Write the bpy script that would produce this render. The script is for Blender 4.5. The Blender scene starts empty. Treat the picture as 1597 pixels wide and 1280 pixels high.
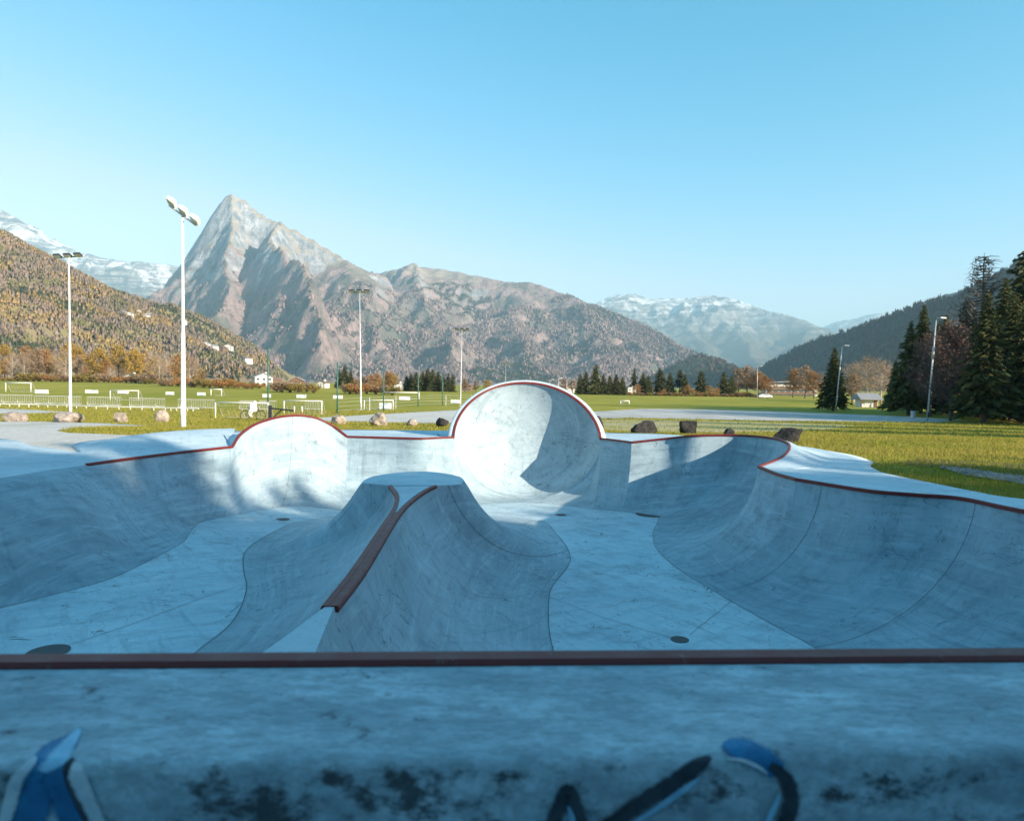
import bpy, math, random
import numpy as np
from mathutils import Vector, Matrix
from mathutils.geometry import delaunay_2d_cdt

R = math.radians
scene = bpy.context.scene
COL = scene.collection

# ------------------------------------------------------------------ camera
CAM_Z = 1.65
F_PX, CX, CY = 1065.0, 798.5, 640.0          # measured on the 1597 x 1280 photograph
PITCH, ROLL = R(2.15), R(0.8)
cam_data = bpy.data.cameras.new('camera')
cam = bpy.data.objects.new('camera', cam_data)
COL.objects.link(cam)
cam_data.sensor_width = 36.0
cam_data.lens = F_PX / 1597.0 * 36.0
cam_data.clip_start = 0.05
cam_data.clip_end = 60000.0
CAM_R = (Matrix.Rotation(math.pi / 2 - PITCH, 3, 'X') @ Matrix.Rotation(ROLL, 3, 'Z'))
cam.matrix_world = Matrix.Translation((0, 0, CAM_Z)) @ CAM_R.to_4x4()
cam_data.dof.use_dof = True
cam_data.dof.focus_distance = 13.0
cam_data.dof.aperture_fstop = 2.0
scene.camera = cam

# ------------------------------------------------------------------ world and sun
SUN_AZ, SUN_EL = R(126.0), R(19.0)           # azimuth clockwise from the view direction
world = bpy.data.worlds.new('World')
scene.world = world
world.use_nodes = True
wn = world.node_tree.nodes
wn.clear()
w_out = wn.new('ShaderNodeOutputWorld')
w_bg = wn.new('ShaderNodeBackground')
w_sky = wn.new('ShaderNodeTexSky')
w_sky.sky_type = 'NISHITA'
w_sky.sun_disc = False
w_sky.sun_elevation = SUN_EL
w_sky.sun_rotation = SUN_AZ
w_sky.altitude = 700
w_sky.air_density = 1.0
w_sky.dust_density = 0.6
w_sky.ozone_density = 1.0
w_bg.inputs['Strength'].default_value = 0.10
# the sky's own colour, graded as the photograph is: teal where it is deep, paler where it is bright
w_bw = wn.new('ShaderNodeRGBToBW')
w_map = wn.new('ShaderNodeMapRange')
w_map.inputs['From Min'].default_value = 1.6
w_map.inputs['From Max'].default_value = 4.0
w_tint = wn.new('ShaderNodeMix'); w_tint.data_type = 'RGBA'
w_tint.inputs[6].default_value = (0.13, 0.93, 1.02, 1)
w_tint.inputs[7].default_value = (0.98, 0.87, 0.86, 1)
w_mul = wn.new('ShaderNodeMix'); w_mul.data_type = 'RGBA'; w_mul.blend_type = 'MULTIPLY'; w_mul.inputs[0].default_value = 1.0
wl = world.node_tree.links
wl.new(w_sky.outputs[0], w_bw.inputs[0])
wl.new(w_bw.outputs[0], w_map.inputs['Value'])
wl.new(w_map.outputs[0], w_tint.inputs[0])
wl.new(w_sky.outputs[0], w_mul.inputs[6])
wl.new(w_tint.outputs[2], w_mul.inputs[7])
wl.new(w_mul.outputs[2], w_bg.inputs['Color'])
wl.new(w_bg.outputs[0], w_out.inputs['Surface'])

sun_data = bpy.data.lights.new('sun', 'SUN')
sun_data.energy = 5.0
sun_data.angle = R(0.6)
sun_data.color = (1.0, 0.85, 0.67)
sun = bpy.data.objects.new('sun', sun_data)
COL.objects.link(sun)
SUN_TO = Vector((math.sin(SUN_AZ) * math.cos(SUN_EL), math.cos(SUN_AZ) * math.cos(SUN_EL), math.sin(SUN_EL)))
sun.rotation_euler = SUN_TO.to_track_quat('Z', 'Y').to_euler()
sun.location = (60, -30, 40)

scene.view_settings.view_transform = 'Standard'
scene.view_settings.look = 'None'
scene.view_settings.exposure = 1.5
scene.view_settings.gamma = 1.0
scene.view_settings.use_curve_mapping = False
scene.cycles.use_denoising = True
scene.cycles.max_bounces = 6
scene.cycles.diffuse_bounces = 4
scene.cycles.transparent_max_bounces = 8
scene.cycles.volume_bounces = 0

# ------------------------------------------------------------------ pixel helpers
def ray(px, py):
    return CAM_R @ Vector(((px - CX) / F_PX, -(py - CY) / F_PX, -1.0))
def P(px, py, z):                            # the point of a pixel on the level z
    d = ray(px, py); t = (z - CAM_Z) / d.z
    return Vector((d.x * t, d.y * t, z))
def PD(px, py, dist):                        # the point of a pixel at a forward distance
    d = ray(px, py); t = dist / d.y
    return Vector((d.x * t, dist, CAM_Z + d.z * t))
def proj(p):
    q = CAM_R.transposed() @ (Vector(p) - Vector((0, 0, CAM_Z)))
    return (CX + F_PX * q.x / -q.z, CY - F_PX * q.y / -q.z)

# ------------------------------------------------------------------ object helpers
def tag(o, label=None, cat=None, group=None, kind=None):
    if label: o['label'] = label
    if cat: o['category'] = cat
    if group: o['group'] = group
    if kind: o['kind'] = kind
    return o
def empty(name, loc=(0, 0, 0), rz=0.0, label=None, cat=None, group=None):
    o = bpy.data.objects.new(name, None)
    o.empty_display_size = 0.2
    COL.objects.link(o)
    o.location = loc
    o.rotation_euler = (0, 0, rz)
    return tag(o, label, cat, group)
def mesh_np(name, V, Fc, mat=None, parent=None, smooth=False, col=None):
    """V (n,3), Fc a list of faces or an (m,k) array, col (n,3) vertex colours"""
    me = bpy.data.meshes.new(name)
    if isinstance(Fc, np.ndarray):
        V = np.ascontiguousarray(V, dtype=np.float32)
        m, k = Fc.shape
        me.vertices.add(len(V)); me.vertices.foreach_set('co', V.ravel())
        me.loops.add(m * k); me.loops.foreach_set('vertex_index', Fc.astype(np.int32).ravel())
        me.polygons.add(m)
        me.polygons.foreach_set('loop_start', np.arange(0, m * k, k, dtype=np.int32))
        me.update(calc_edges=True)
        me.validate()
    else:
        me.from_pydata([tuple(v) for v in V], [], [tuple(f) for f in Fc])
        me.update()
    if smooth:
        me.polygons.foreach_set('use_smooth', np.ones(len(me.polygons), dtype=bool))
    if col is not None:
        at = me.color_attributes.new('tint', 'FLOAT_COLOR', 'POINT')
        c4 = np.ones((len(V), 4), dtype=np.float32); c4[:, :3] = col
        at.data.foreach_set('color', c4.ravel())
    if mat is not None: me.materials.append(mat)
    o = bpy.data.objects.new(name, me)
    COL.objects.link(o)
    if parent is not None: o.parent = parent
    return o
class MB:
    def __init__(s): s.v = []; s.f = []
    def add(s, V, Fc):
        b = len(s.v); s.v.extend([tuple(p) for p in V]); s.f.extend([tuple(i + b for i in f) for f in Fc]); return s
    def box(s, c, size, rot=None):
        x, y, z = [q / 2 for q in size]
        V = [Vector(p) for p in ((-x,-y,-z),(x,-y,-z),(x,y,-z),(-x,y,-z),(-x,-y,z),(x,-y,z),(x,y,z),(-x,y,z))]
        if rot is not None: V = [rot @ p for p in V]
        V = [p + Vector(c) for p in V]
        return s.add(V, [(0,3,2,1),(4,5,6,7),(0,1,5,4),(1,2,6,5),(2,3,7,6),(3,0,4,7)])
    def tube(s, pts, rad, n=6, cap=True):
        pts = [Vector(p) for p in pts]
        rad = rad if hasattr(rad, '__len__') else [rad] * len(pts)
        V = []; Fc = []
        for i, p in enumerate(pts):
            t = (pts[min(i + 1, len(pts) - 1)] - pts[max(i - 1, 0)]).normalized()
            a = Vector((0, 0, 1)) if abs(t.z) < .9 else Vector((1, 0, 0))
            u = t.cross(a).normalized(); w = t.cross(u)
            for k in range(n):
                an = 2 * math.pi * k / n
                V.append(p + (u * math.cos(an) + w * math.sin(an)) * rad[i])
        for i in range(len(pts) - 1):
            for k in range(n):
                a = i * n + k; b = i * n + (k + 1) % n
                Fc.append((a, b, b + n, a + n))
        if cap:
            Fc.append(tuple(range(n - 1, -1, -1))); Fc.append(tuple(range((len(pts) - 1) * n, len(pts) * n)))
        return s.add(V, Fc)
    def build(s, name, mat, parent=None, smooth=False):
        return mesh_np(name, s.v, s.f, mat, parent, smooth)
def copy_tree(o, parent=None):
    c = o.copy(); COL.objects.link(c)
    if parent is not None: c.parent = parent
    for ch in list(o.children): copy_tree(ch, c)
    return c

# ------------------------------------------------------------------ noise (numpy)
def _hash(ix, iy, seed):
    h = (ix.astype(np.int64) * 374761393 + iy.astype(np.int64) * 668265263 + seed * 974711) & 0x7fffffff
    h = ((h ^ (h >> 13)) * 1274126177) & 0x7fffffff
    h = (h ^ (h >> 16)) & 0x7fffffff
    return h / float(0x7fffffff)
def vnoise(x, y, seed=0):
    ix = np.floor(x); iy = np.floor(y); fx = x - ix; fy = y - iy
    fx = fx * fx * fx * (fx * (fx * 6 - 15) + 10); fy = fy * fy * fy * (fy * (fy * 6 - 15) + 10)
    a = _hash(ix, iy, seed); b = _hash(ix + 1, iy, seed); c = _hash(ix, iy + 1, seed); d = _hash(ix + 1, iy + 1, seed)
    return (a * (1 - fx) + b * fx) * (1 - fy) + (c * (1 - fx) + d * fx) * fy
def fbm(x, y, seed=0, oct=5, ridged=False):
    s = 0; a = .5; t = 0
    for i in range(oct):
        n = vnoise(x, y, seed + i * 17)
        if ridged: n = 1 - np.abs(2 * n - 1)
        s = s + a * n; t += a
        x = x * 2.03 + 7.1; y = y * 2.03 + 3.7; a *= .5
    return s / t
def sstep(a, b, x):
    t = np.clip((x - a) / (b - a), 0, 1); return t * t * (3 - 2 * t)
def in_poly(px, py, poly):
    px = np.asarray(px, float); py = np.asarray(py, float)
    r = np.zeros(px.shape, bool); n = len(poly)
    for i in range(n):
        x1, y1 = poly[i][0], poly[i][1]; x2, y2 = poly[(i + 1) % n][0], poly[(i + 1) % n][1]
        if y1 == y2: continue
        c = ((y1 > py) != (y2 > py)) & (px < (x2 - x1) * (py - y1) / (y2 - y1) + x1)
        r ^= c
    return r

# ------------------------------------------------------------------ materials
class NT:
    def __init__(s, mat):
        mat.use_nodes = True; s.t = mat.node_tree; s.t.nodes.clear()
        s.out = s.n('OutputMaterial'); s.b = s.n('BsdfPrincipled'); s.l(s.b.outputs[0], s.out.inputs[0])
    def n(s, kind, **kw):
        q = s.t.nodes.new('ShaderNode' + kind)
        for k, v in kw.items(): setattr(q, k, v)
        return q
    def l(s, a, b): s.t.links.new(a, b)
    def pos(s, scale=(1, 1, 1), rot=(0, 0, 0), obj=False, loc=(0, 0, 0)):
        m = s.n('Mapping'); m.inputs['Location'].default_value = loc; m.inputs['Scale'].default_value = scale; m.inputs['Rotation'].default_value = rot
        if obj: s.l(s.n('TexCoord').outputs['Object'], m.inputs[0])
        else: s.l(s.n('NewGeometry').outputs['Position'], m.inputs[0])
        return m.outputs[0]
    def noise(s, vec, scale, detail=5, rough=.55, dist=0):
        q = s.n('TexNoise'); q.inputs['Scale'].default_value = scale; q.inputs['Detail'].default_value = detail
        q.inputs['Roughness'].default_value = rough; q.inputs['Distortion'].default_value = dist
        s.l(vec, q.inputs['Vector']); return q.outputs['Fac']
    def ramp(s, fac, stops):
        q = s.n('ValToRGB'); e = q.color_ramp.elements
        while len(e) < len(stops): e.new(.5)
        for el, (p, c) in zip(e, stops):
            el.position = p; el.color = (c, c, c, 1) if not hasattr(c, '__len__') else (*c, 1)
        s.l(fac, q.inputs[0]); return q.outputs[0]
    def mix(s, fac, a, b, mode='MIX'):
        q = s.n('Mix', data_type='RGBA', blend_type=mode)
        for v, i in ((fac, 0), (a, 6), (b, 7)):
            if isinstance(v, (int, float)): q.inputs[i].default_value = v
            elif isinstance(v, tuple): q.inputs[i].default_value = (*v, 1)
            else: s.l(v, q.inputs[i])
        return q.outputs[2]
    def math(s, op, a, b=0.0, c=0.0):
        q = s.n('Math', operation=op)
        for v, i in ((a, 0), (b, 1), (c, 2)):
            if isinstance(v, (int, float)): q.inputs[i].default_value = v
            else: s.l(v, q.inputs[i])
        return q.outputs[0]
    def bump(s, h, strength, dist=.02):
        q = s.n('Bump'); q.inputs['Strength'].default_value = strength; q.inputs['Distance'].default_value = dist
        s.l(h, q.inputs['Height']); s.l(q.outputs[0], s.b.inputs['Normal'])
    def set(s, col=None, rough=None, metal=None, spec=None):
        for v, k in ((col, 'Base Color'), (rough, 'Roughness'), (metal, 'Metallic'), (spec, 'Specular IOR Level')):
            if v is None: continue
            if isinstance(v, (int, float)): s.b.inputs[k].default_value = v
            elif isinstance(v, tuple): s.b.inputs[k].default_value = (*v, 1)
            else: s.l(v, s.b.inputs[k])
MATS = {}
def material(name):
    def deco(fn):
        m = bpy.data.materials.new(name); n = NT(m); fn(n); MATS[name] = m; return m
    return deco

def concrete(n, lo, hi, stain, scuff=.5, rub=.5):
    """tint attribute: metres along and across the surface, so trowel marks follow the form"""
    p = n.pos()
    at = n.n('Attribute'); at.attribute_name = 'tint'
    def along(sc):
        m = n.n('Mapping'); m.inputs['Scale'].default_value = sc; n.l(at.outputs['Vector'], m.inputs[0]); return m.outputs[0]
    big = n.noise(p, .42, 5, .6)
    mid = n.noise(p, 1.7, 8, .66)
    fine = n.noise(p, 26, 6, .7)
    trowel = n.noise(along((.5, 3.4, 1)), 1.5, 9, .7, .5)          # long soft passes along the wall
    runs = n.noise(along((3.2, .5, 1)), 1.6, 9, .7, .5)             # wheel rubs and water runs up and down it
    c = n.mix(n.ramp(big, [(.34, 0.), (.66, 1.)]), lo, hi)
    c = n.mix(n.math('MULTIPLY', n.ramp(mid, [(.48, 0.), (.70, 1.)]), .5), c, stain)
    c = n.mix(n.math('MULTIPLY', n.ramp(trowel, [(.52, 0.), (.70, 1.)]), .50), c, tuple(min(.76, v * 1.25) for v in hi))
    c = n.mix(n.math('MULTIPLY', n.ramp(trowel, [(.30, 1.), (.46, 0.)]), .5), c, stain)
    c = n.mix(n.math('MULTIPLY', n.ramp(runs, [(.52, 0.), (.68, 1.)]), rub), c, stain)
    # thin skate marks: narrow bands of warped noises
    for sc, off, wdt in (((1.0, 1.9, 1.0), .6, .005), ((1.6, .8, 1.0), 2.1, .004), ((.5, 1.4, 1.0), 1.2, .003)):
        sq = n.noise(n.pos(sc, (0, 0, off)), .9, 3, .5, 1.3)
        band = n.ramp(n.math('ABSOLUTE', n.math('SUBTRACT', sq, .5)), [(.0, 1.), (wdt, .0)])
        mask = n.ramp(n.noise(n.pos((1, 1, 1), (0, 0, off)), 1.1, 4, .6), [(.50, 0.), (.58, 1.)])
        c = n.mix(n.math('MULTIPLY', n.math('MULTIPLY', band, mask), scuff), c, (.07, .085, .095))
    spk = n.ramp(n.noise(p, 42, 3), [(.68, 0.), (.75, 1.)])
    c = n.mix(n.math('MULTIPLY', spk, .4), c, (.10, .11, .115))
    blot = n.ramp(n.noise(n.pos((1, 1, 1)), 6.5, 6, .72), [(.62, 0.), (.68, 1.)])
    c = n.mix(n.math('MULTIPLY', blot, .5), c, (.12, .145, .16))
    c = n.mix(n.math('MULTIPLY', n.ramp(fine, [(.35, 1.), (.65, 0.)]), .16), c, (.15, .18, .20))
    n.set(c, n.math('MULTIPLY_ADD', trowel, .35, .55), spec=.22)
    n.bump(n.math('ADD', fine, n.math('MULTIPLY', trowel, 2.0)), .25, .012)
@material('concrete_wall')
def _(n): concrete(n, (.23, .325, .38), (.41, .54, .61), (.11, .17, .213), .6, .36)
@material('concrete_island_and_sunlit')  # island tone; on arch and cradle it stands in for sunlight
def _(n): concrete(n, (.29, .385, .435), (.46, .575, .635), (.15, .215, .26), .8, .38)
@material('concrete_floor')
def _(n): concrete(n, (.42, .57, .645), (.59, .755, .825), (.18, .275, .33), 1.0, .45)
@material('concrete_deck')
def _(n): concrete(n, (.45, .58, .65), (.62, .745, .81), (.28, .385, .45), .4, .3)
@material('concrete_ledge')
def _(n):
    p = n.pos()
    big = n.noise(n.pos((.8, 2.2, 2.2)), 2.0, 7, .65, .2)
    fine = n.noise(n.pos((1, 3.0, 1.5)), 30, 7, .7)
    med = n.noise(n.pos((1, 2.6, 1.5)), 8, 8, .72, .2)
    c = n.mix(n.ramp(big, [(.38, 0.), (.62, 1.)]), (.31, .42, .48), (.54, .68, .75))
    c = n.mix(n.math('MULTIPLY', n.ramp(med, [(.42, 1.), (.56, 0.)]), .55), c, (.22, .285, .32))
    c = n.mix(n.math('MULTIPLY', n.ramp(fine, [(.40, 1.), (.56, 0.)]), .35), c, (.15, .18, .20))
    pit = n.ramp(n.noise(n.pos((1, 1.5, 1.3)), 17, 7, .75), [(.60, 0.), (.66, 1.)])
    c = n.mix(n.math('MULTIPLY', pit, .55), c, (.08, .09, .10))
    # old damp stains that hang over the worn arris
    sx = n.n('SeparateXYZ'); n.l(n.n('NewGeometry').outputs['Position'], sx.inputs[0])
    grime = n.noise(n.pos((1.0, 1.3, 1.6), loc=(-.37, 0, 0)), 4.2, 9, .72)
    low = n.ramp(sx.outputs[2], [(.655, 1.), (.694, .0)])
    patch = n.ramp(n.noise(n.pos((1.0, .2, .2), loc=(-.37, 0, 0)), 1.15, 2, .5), [(.45, 0.), (.66, 1.)])
    g = n.ramp(n.math('ADD', n.math('ADD', grime, n.math('MULTIPLY', low, .13)), n.math('MULTIPLY', patch, .13)), [(.68, 0.), (.76, 1.)])
    c = n.mix(n.math('MULTIPLY', g, .9), c, (.045, .05, .055))
    n.set(c, .75, spec=.25)
    n.bump(n.math('ADD', fine, med), .35, .008)
@material('coping_steel')
def _(n):
    w = n.noise(n.pos(), 9, 6, .7)
    fl = n.ramp(n.noise(n.pos((1, 1, 1)), 30, 4, .6), [(.66, 0.), (.72, 1.)])
    c = n.mix(w, (.115, .013, .012), (.18, .020, .017))
    c = n.mix(n.math('MULTIPLY', fl, .5), c, (.07, .035, .032))
    worn = n.ramp(n.noise(n.pos((1, 1, 1)), 13, 8, .75), [(.60, 0.), (.68, 1.)])
    c = n.mix(n.math('MULTIPLY', worn, .45), c, (.24, .20, .19))
    n.set(c, n.math('MULTIPLY_ADD', w, .4, .3), spec=.4)
@material('joint')
def _(n): n.set((.13, .15, .16), .9)
@material('drain_iron')
def _(n): n.set(n.mix(n.noise(n.pos(), 18), (.05, .05, .055), (.11, .105, .10)), .75)
@material('grass_ground')
def _(n):
    p = n.pos((1, .45, 1))
    a = n.noise(p, .10, 6, .62); b = n.noise(p, .55, 6, .65); f = n.noise(n.pos(), 7, 6, .75)
    lw = n.noise(n.pos((1, .6, 1)), .018, 5, .6)
    c = n.mix(n.ramp(n.math('ADD', n.math('MULTIPLY', a, .5), n.math('MULTIPLY', lw, .5)), [(.42, 0.), (.58, 1.)]), (.29, .285, .030), (.45, .375, .06))
    c = n.mix(n.math('MULTIPLY', n.ramp(b, [(.50, 0.), (.68, 1.)]), .55), c, (.46, .36, .14))
    c = n.mix(n.math('MULTIPLY', n.ramp(f, [(.36, 1.), (.62, 0.)]), .6), c, (.10, .125, .014))
    n.set(c, .95, spec=.1); n.bump(f, .45, .06)
@material('grass_blade')
def _(n):
    a = n.noise(n.pos(), .25, 5); r = n.n('NewGeometry').outputs['Random Per Island']
    c = n.mix(n.ramp(a, [(.4, 0.), (.62, 1.)]), (.28, .285, .03), (.43, .36, .065))
    c = n.mix(n.math('MULTIPLY', r, .6), c, (.32, .26, .10))
    n.set(c, .8, spec=.15)
    t = n.n('BsdfTranslucent'); n.l(c, t.inputs[0]); ms = n.n('MixShader'); ms.inputs[0].default_value = .45
    n.l(n.b.outputs[0], ms.inputs[1]); n.l(t.outputs[0], ms.inputs[2]); n.l(ms.outputs[0], n.out.inputs[0])
@material('gravel')
def _(n):
    v = n.n('TexVoronoi'); v.inputs['Scale'].default_value = 14; n.l(n.pos(), v.inputs['Vector'])
    f = n.noise(n.pos(), 5, 7, .7); b = n.noise(n.pos((1, .4, 1)), .35, 5, .6)
    c = n.mix(v.outputs['Color'], (.54, .51, .47), (.70, .67, .62))
    c = n.mix(n.math('MULTIPLY', n.ramp(f, [(.35, 1.), (.6, 0.)]), .5), c, (.42, .39, .35))
    c = n.mix(n.math('MULTIPLY', n.ramp(b, [(.5, 0.), (.7, 1.)]), .4), c, (.28, .25, .13))
    n.set(c, .95, spec=.1); n.bump(v.outputs['Distance'], .6, .02)
@material('worn_grass')
def _(n):
    f = n.noise(n.pos(), 7, 8, .75); b = n.noise(n.pos((.5, 1.6, 1)), .35, 7, .7, .4)
    c = n.mix(n.ramp(b, [(.40, 0.), (.58, 1.)]), (.29, .285, .03), (.62, .52, .36))
    c = n.mix(n.math('MULTIPLY', n.ramp(f, [(.36, 1.), (.6, 0.)]), .55), c, (.20, .19, .05))
    n.set(c, .95, spec=.1); n.bump(f, .4, .05)
@material('bare_soil')
def _(n):
    f = n.noise(n.pos(), 6, 8, .75); b = n.noise(n.pos((1, .6, 1)), .8, 6, .65)
    c = n.mix(n.ramp(b, [(.42, 0.), (.58, 1.)]), (.15, .115, .075), (.20, .18, .07))
    c = n.mix(n.math('MULTIPLY', n.ramp(f, [(.35, 1.), (.6, 0.)]), .6), c, (.07, .06, .04))
    n.set(c, .95, spec=.1); n.bump(f, .8, .05)
@material('asphalt')
def _(n):
    f = n.noise(n.pos(), 9, 7, .7); b = n.noise(n.pos((1, .2, 1)), .5, 5, .6)
    c = n.mix(n.ramp(b, [(.35, 0.), (.65, 1.)]), (.42, .405, .38), (.56, .54, .505))
    c = n.mix(n.math('MULTIPLY', f, .5), c, (.34, .325, .305))
    n.set(c, .9, spec=.15)
@material('white_paint')
def _(n): n.set(n.mix(n.noise(n.pos(), 6, 6, .7), (.72, .72, .70), (.82, .82, .80)), .5)
@material('black_paint')
def _(n): n.set(n.mix(n.noise(n.pos(), 6, 6, .7), (.018, .018, .02), (.04, .04, .042)), .5)
@material('green_paint')
def _(n): n.set(n.mix(n.noise(n.pos(), 3, 4, .6), (.025, .11, .095), (.035, .14, .115)), .5)
@material('red_paint')
def _(n): n.set((.42, .10, .075), .5)
@material('galvanised')
def _(n):
    f = n.noise(n.pos((1, 1, .3)), 5, 6, .65)
    n.set(n.mix(f, (.46, .47, .47), (.64, .65, .65)), .45, metal=.3)
@material('lamp_glass')
def _(n): n.set((.55, .58, .6), .12, metal=.2)
def spray(name, a, b):
    @material(name)
    def _(n):
        at = n.n('Attribute'); at.attribute_name = 'tint'
        sp = n.n('SeparateXYZ'); n.l(at.outputs['Vector'], sp.inputs[0])
        f = n.noise(n.pos(), 60, 6, .75); g = n.noise(n.pos(), 14, 5, .6)
        n.set(n.mix(n.ramp(g, [(.4, 0.), (.65, 1.)]), a, b), .55, spec=.3)
        e = n.math('ADD', sp.outputs[0], n.math('MULTIPLY', n.math('SUBTRACT', f, .5), .9))
        al = n.math('MULTIPLY', n.ramp(e, [(.62, 1.), (1.0, 0.)]), n.ramp(f, [(.28, .35), (.42, 1.)]))
        tr = n.n('BsdfTransparent'); ms = n.n('MixShader')
        n.l(al, ms.inputs[0]); n.l(tr.outputs[0], ms.inputs[1]); n.l(n.b.outputs[0], ms.inputs[2]); n.l(ms.outputs[0], n.out.inputs[0])
spray('spray_white', (.62, .69, .73), (.46, .54, .60))
spray('spray_light_blue', (.30, .56, .72), (.20, .42, .58))
spray('spray_blue', (.02, .20, .40), (.015, .13, .28))
spray('spray_dark', (.022, .03, .04), (.05, .06, .075))
# ================================================================== the skate bowl
def catmull(rows, n):
    """rows: (k, m) control rows -> smooth samples, n per span, ends included"""
    A = np.asarray(rows, float); k = len(A)
    if k == 2:
        t = np.linspace(0, 1, n + 1)[:, None]; return A[0] * (1 - t) + A[1] * t
    out = []
    for i in range(k - 1):
        p0 = A[max(i - 1, 0)]; p1 = A[i]; p2 = A[i + 1]; p3 = A[min(i + 2, k - 1)]
        if i == 0: p0 = 2 * p1 - p2
        if i == k - 2: p3 = 2 * p2 - p1
        for j in range(n):
            t = j / n
            out.append(.5 * ((2 * p1) + (-p0 + p2) * t + (2 * p0 - 5 * p1 + 4 * p2 - p3) * t * t + (-p0 + 3 * p1 - 3 * p2 + p3) * t ** 3))
    out.append(A[-1]); return np.array(out)

# floor level: smooth field through points read off the photograph
FS = np.array([(-6.6,8.8,-1.32),(-6.0,10.3,-1.32),(-6.03,12.5,-1.32),(-6.3,13.3,-1.33),(-6.7,14.3,-1.38),(-6.57,15.6,-1.45),
  (-6.3,17,-1.55),(-5.86,18,-1.63),(-4.86,19,-1.86),(-4.5,11.6,-1.40),(-3.6,7.6,-1.38),(-6.5,4.5,-1.32),(-3.5,4,-1.38),(.5,20.5,-1.9),(3.4,17,-1.9),
  (3.2,14,-1.9),(4.2,9,-1.9),(.6,9,-1.9),(1,14,-1.9),(-2,19,-1.9),(-4.8,15.5,-1.55),(5.5,6,-1.9),(.8,4,-1.9),(5.5,20,-1.9),(-2.6,15,-1.7),(-1.5,8,-1.65)])
_d = np.sqrt(((FS[:, None, :2] - FS[None, :, :2]) ** 2).sum(-1) + .5)
_w = np.linalg.solve(np.block([[_d, np.ones((len(FS), 1))], [np.ones((1, len(FS))), np.zeros((1, 1))]]), np.append(FS[:, 2], 0))
def zf(x, y):
    x = np.asarray(x, float); y = np.asarray(y, float)
    d = np.sqrt((x[..., None] - FS[:, 0]) ** 2 + (y[..., None] - FS[:, 1]) ** 2 + .5)
    return np.clip(d @ _w[:-1] + _w[-1], -1.93, -1.25)
def Pf(px, py):                              # pixel on the bowl floor
    z = -1.6
    for _ in range(12):
        p = P(px, py, z); z = float(zf(p.x, p.y))
    return (p.x, p.y)
def xy(v): return (v[0], v[1])

E = P(707, 682, 0.0); Fp = P(937, 684, 0.0)
CR_C = (E + Fp) / 2; CR_X = (Fp - E).normalized(); CR_Y = Vector((-CR_X.y, CR_X.x, 0))
CR_A = (Fp - E).length / 2
CR_D = 1.7; CR_PH = R(50)                    # the dome is cut back at the top, so its mouth looks up a little
CR_TOP = PD(821, 597, CR_C.y + CR_D * math.sin(CR_PH)).z
CR_CZ = -.03; CR_BL = 1.87; CR_B = (CR_TOP - CR_CZ) / math.cos(CR_PH)
def cradle(th, f, ga=0., gb=0., gd=0.):
    """th round the mouth, f 0 at the mouth and 1 at the back of the dome"""
    s = math.sin(th); kk = 1 / math.cos(CR_PH) ** 2
    p0 = math.acos(1 / math.sqrt(math.cos(th) ** 2 + kk * s * s)) if s > 0 else 0.
    ph = p0 + (math.pi / 2 - p0) * f; c = math.cos(ph)
    q = CR_C + CR_X * (math.cos(th) * c * (CR_A + ga)) + CR_Y * (math.sin(ph) * (CR_D + gd))
    return Vector((q.x, q.y, CR_CZ + s * c * ((CR_B if s > 0 else CR_BL) + gb)))

# ledge line in front of the camera
LZ = .70
_l0 = P(0, 1023, LZ + .012); _l1 = P(1597, 1013, LZ + .012)
L_SL = (_l1.y - _l0.y) / (_l1.x - _l0.x); L_Y0 = _l0.y - L_SL * _l0.x
def ly(x): return L_Y0 + L_SL * x

def row(rim, foot, mid, outer, soft=0.): return list(rim) + list(foot) + list(mid) + list(outer) + [soft]
V3 = lambda a, z: (a[0], a[1], z)
# --- sections, each a list of rows; a crease stands where two sections meet
sec = []
sec.append(('left', [
    row((-8.6,4.0,0), (-6.6,5.2), (-10.5,2.5,0), (-17,-6,0), 1),
    row((-9.1,6.0,0), (-6.5,6.6), (-11,6,0), (-18,6,0), 1),
    row((-9.0,9.0,0), Pf(-40,962), (-11,10,0), (-18,13,0), 1),
    row(P(0,745,0), Pf(60,933), (-10.2,12.2,0), (-14.6,18.4,0), 1),
    row(P(75,733,0), Pf(170,903), (-9.6,13.6,.0), (-11.6,16.6,0), .9),
    row(P(135,725,0), Pf(245,868), (-9.2,15.0,.06), P(125,706,0), .45)]))
sec.append(('left_coping', [
    row(P(135,725,0), Pf(245,868), (-9.2,15.0,.06), P(125,706,0), .45),
    row(P(200,716,0), Pf(286,845), (-9.3,16.9,.24), (-11.2,17.6,0), .2),
    row(P(275,706.5,0), Pf(297,829), (-9.1,18.6,.26), (-10.8,19.8,0), .05),
    row(P(330,700.5,0), Pf(312,815), (-8.7,19.6,.25), (-10.2,21.4,0), 0),
    row(P(362,697,0), Pf(350,806), (-8.2,20.2,.24), (-9.4,22.2,0), 0)]))
a0 = P(362,697,0)
sec.append(('arch', [
    row(a0, Pf(350,806), (-8.0,18.9,.18), (-9.4,22.2,0)),
    row((-7.05,17.75,.27), Pf(378,801), (-8.0,19.3,.12), (-9.0,22.5,0)),
    row((-6.92,18.65,.51), Pf(403,796), (-7.9,20.1,.05), (-8.4,22.9,0)),
    row((-6.55,19.65,.65), Pf(430,792), (-7.4,21.0,.03), (-7.8,23.2,0)),
    row((-6.0,20.35,.61), Pf(458,789), (-6.8,21.6,.02), (-7.2,23.5,0)),
    row((-5.5,20.72,.36), Pf(495,791), (-6.0,21.8,.01), (-6.4,23.7,0)),
    row(P(542,681,0), Pf(530,795), (-5.3,21.9,.0), (-5.6,23.9,0))]))
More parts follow.
